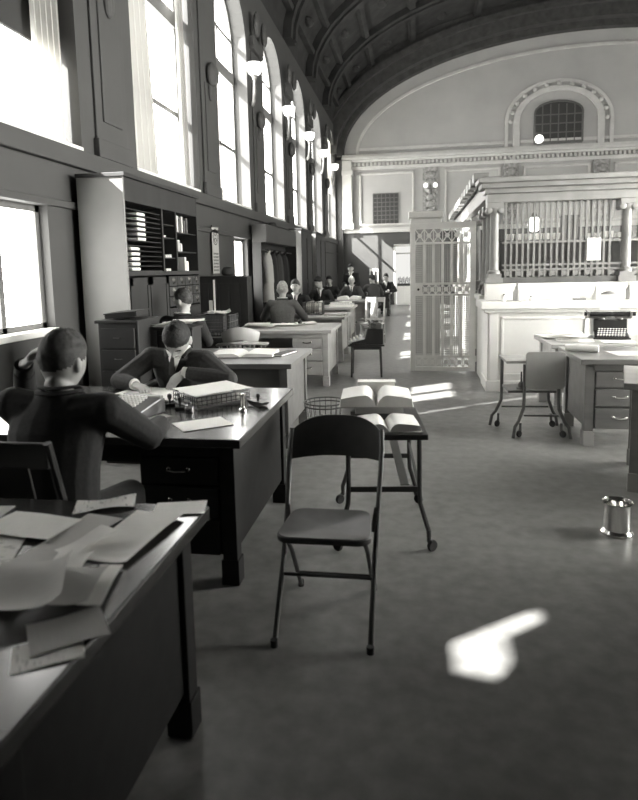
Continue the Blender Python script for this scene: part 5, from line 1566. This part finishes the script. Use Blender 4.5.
def seated(lean=.12, head=(0, 10, 0), hands='write', z=.52, spread=.05):
    J = dict(pelvis=(0, 0, z), chest=(0, lean * .55, z + .3), neck=(0, lean * 1.25, z + .57), head=(0, lean * 1.25 + .045, z + .73), hd=head,
             lsh=(-.185, lean * 1.1, z + .5), rsh=(.185, lean * 1.1, z + .5),
             lkn=(-.12, .43, .5), rkn=(.12, .43, .5), lan=(-.12, .44, .08), ran=(.12, .44, .08))
    y = lean * 1.1
    J.update(lel=(-.29 - spread, y + .14, z + .27), rel=(.29 + spread, y + .14, z + .27), lwr=(-.1, y + .36, .80), rwr=(.12, y + .36, .80), lhd=(.35, .9, -.1), rhd=(-.35, .9, -.12))
    return J

# nearest man, back to the viewer, head propped on his left hand
J = dict(pelvis=(0, 0, .53), chest=(.0, .05, .84), neck=(.0, .11, 1.06), head=(-.01, .16, 1.185), hd=(-8, 16, 0),
         lsh=(-.2, .09, 1.015), rsh=(.215, .08, 1.0), lel=(-.40, .46, .83), lwr=(-.205, .18, 1.165), lhd=(.75, -.25, .65), lup=(-.8, -.1, .5),
         rel=(.31, .27, .84), rwr=(.22, .6, .815), rhd=(-.5, .85, -.1), lkn=(-.14, .40, .52), rkn=(.14, .40, .52), lan=(-.14, .38, .08), ran=(.16, .38, .08))
person('person in a dark jacket seen from behind, nearest at the left, head on hand', (-1.475, 2.24, 0), 0, J, 'suit', 'skin', 'hair_m', vox=.0075, shirt='suit', hs=1.1, face=False, shirt_front=False, hand_curl=(.5, .4))
# man writing at the shared desk, facing the viewer
J = dict(pelvis=(0, 0, .53), chest=(.0, .13, .79), neck=(-.05, .30, 1.0), head=(-.085, .40, 1.10), hd=(2, 57, -8),
         lsh=(-.235, .27, .93), rsh=(.16, .29, .955), lel=(-.45, .42, .82), rel=(.33, .46, .815), lwr=(-.13, .43, .87), rwr=(.17, .55, .805), lhd=(.45, .55, -.55), lup=(.1, .7, .6), rhd=(-.75, .6, -.05),
         lkn=(-.13, .40, .52), rkn=(.13, .40, .52), lan=(-.13, .38, .08), ran=(.13, .38, .08))
person('person in a dark suit bent over writing at the shared desk', (-1.72, 4.45, 0), pi, J, 'suit3', 'skin', 'hair_d', vox=.005, hand_curl=(.3, .75), hs=1.12)
# man behind him, turned away
J = seated(.1, (75, 8, 0), spread=-.06); person('person with dark hair turned to the window by the dark cluttered desk', (-2.53, 6.3, 0), radians(-4), J, 'suit', 'skin2', 'hair_m', vox=.011, shirt_front=False)
# grey jacket, back to the viewer
J = seated(.06, (8, 4, 0)); person('person in a grey jacket with back turned beyond the drawer desk', (-2.14, 9.72, 0), radians(4), J, 'suit2', 'skin2', 'hair_l', vox=.011, face=False, shirt_front=False)
# facing him
J = seated(.1, (6, 4, 0)); person('person in dark jacket and tie facing the grey jacketed person', (-2.3, 11.9, 0), radians(178), J, 'suit', 'skin2', 'hair_m', vox=.012)
J = seated(.18, (-28, 22, 0)); J['head'] = (.02, .3, 1.27); person('person in a black suit leaning to write behind the wire basket', (-2.22, 14.72, 0), radians(172), J, 'suit', 'skin2', 'hair_d', vox=.014)
J = seated(.08, (0, 4, 0)); person('person in plain black clothes sitting upright left of the bald one', (-2.45, 17.55, 0), radians(180), J, 'suit', 'skin2', 'hair_d', 'long', vox=.016, tie=False, shirt_front=False)
J = seated(.08, (4, 6, 0)); person('person with a bald forehead in dark suit, white shirt and tie', (-1.78, 17.25, 0), radians(178), J, 'suit3', 'skin2', 'hair_l', 'bald', vox=.014, glasses=True)
def standing(dx=0.):
    return dict(pelvis=(0, 0, .93), chest=(0, .04, 1.2), neck=(0, .1, 1.44), head=(0, .15, 1.59), hd=(20, 8, 0), lsh=(-.19, .08, 1.37), rsh=(.19, .08, 1.37), lel=(-.24, .12, 1.08), rel=(.25, .14, 1.1), lwr=(-.16, .34, 1.0), rwr=(.1, .36, 1.05),
                lhd=(.3, .9, 0), rhd=(-.3, .9, 0), lkn=(-.1, .02, .5), rkn=(.1, .02, .5), lan=(-.11, -.02, .08), ran=(.11, -.02, .08))
J = standing(); person('person standing in a dark coat behind the bald seated one', (-2.05, 19.85, 0), radians(170), J, 'suit', 'skin2', 'hair_d', vox=.016)
J = seated(.14, (0, 10, 0)); person('person in a dark suit seated behind the far dark desk, facing the viewer', (-1.05, 22.0, 0), radians(176), J, 'suit', 'skin', 'hair_d', vox=.016)
J = seated(.2, (30, 10, 0)); person('person in dark jacket stooping beside the pale far rack', (-1.25, 18.7, 0), radians(20), J, 'suit3', 'skin2', 'hair_d', vox=.016)
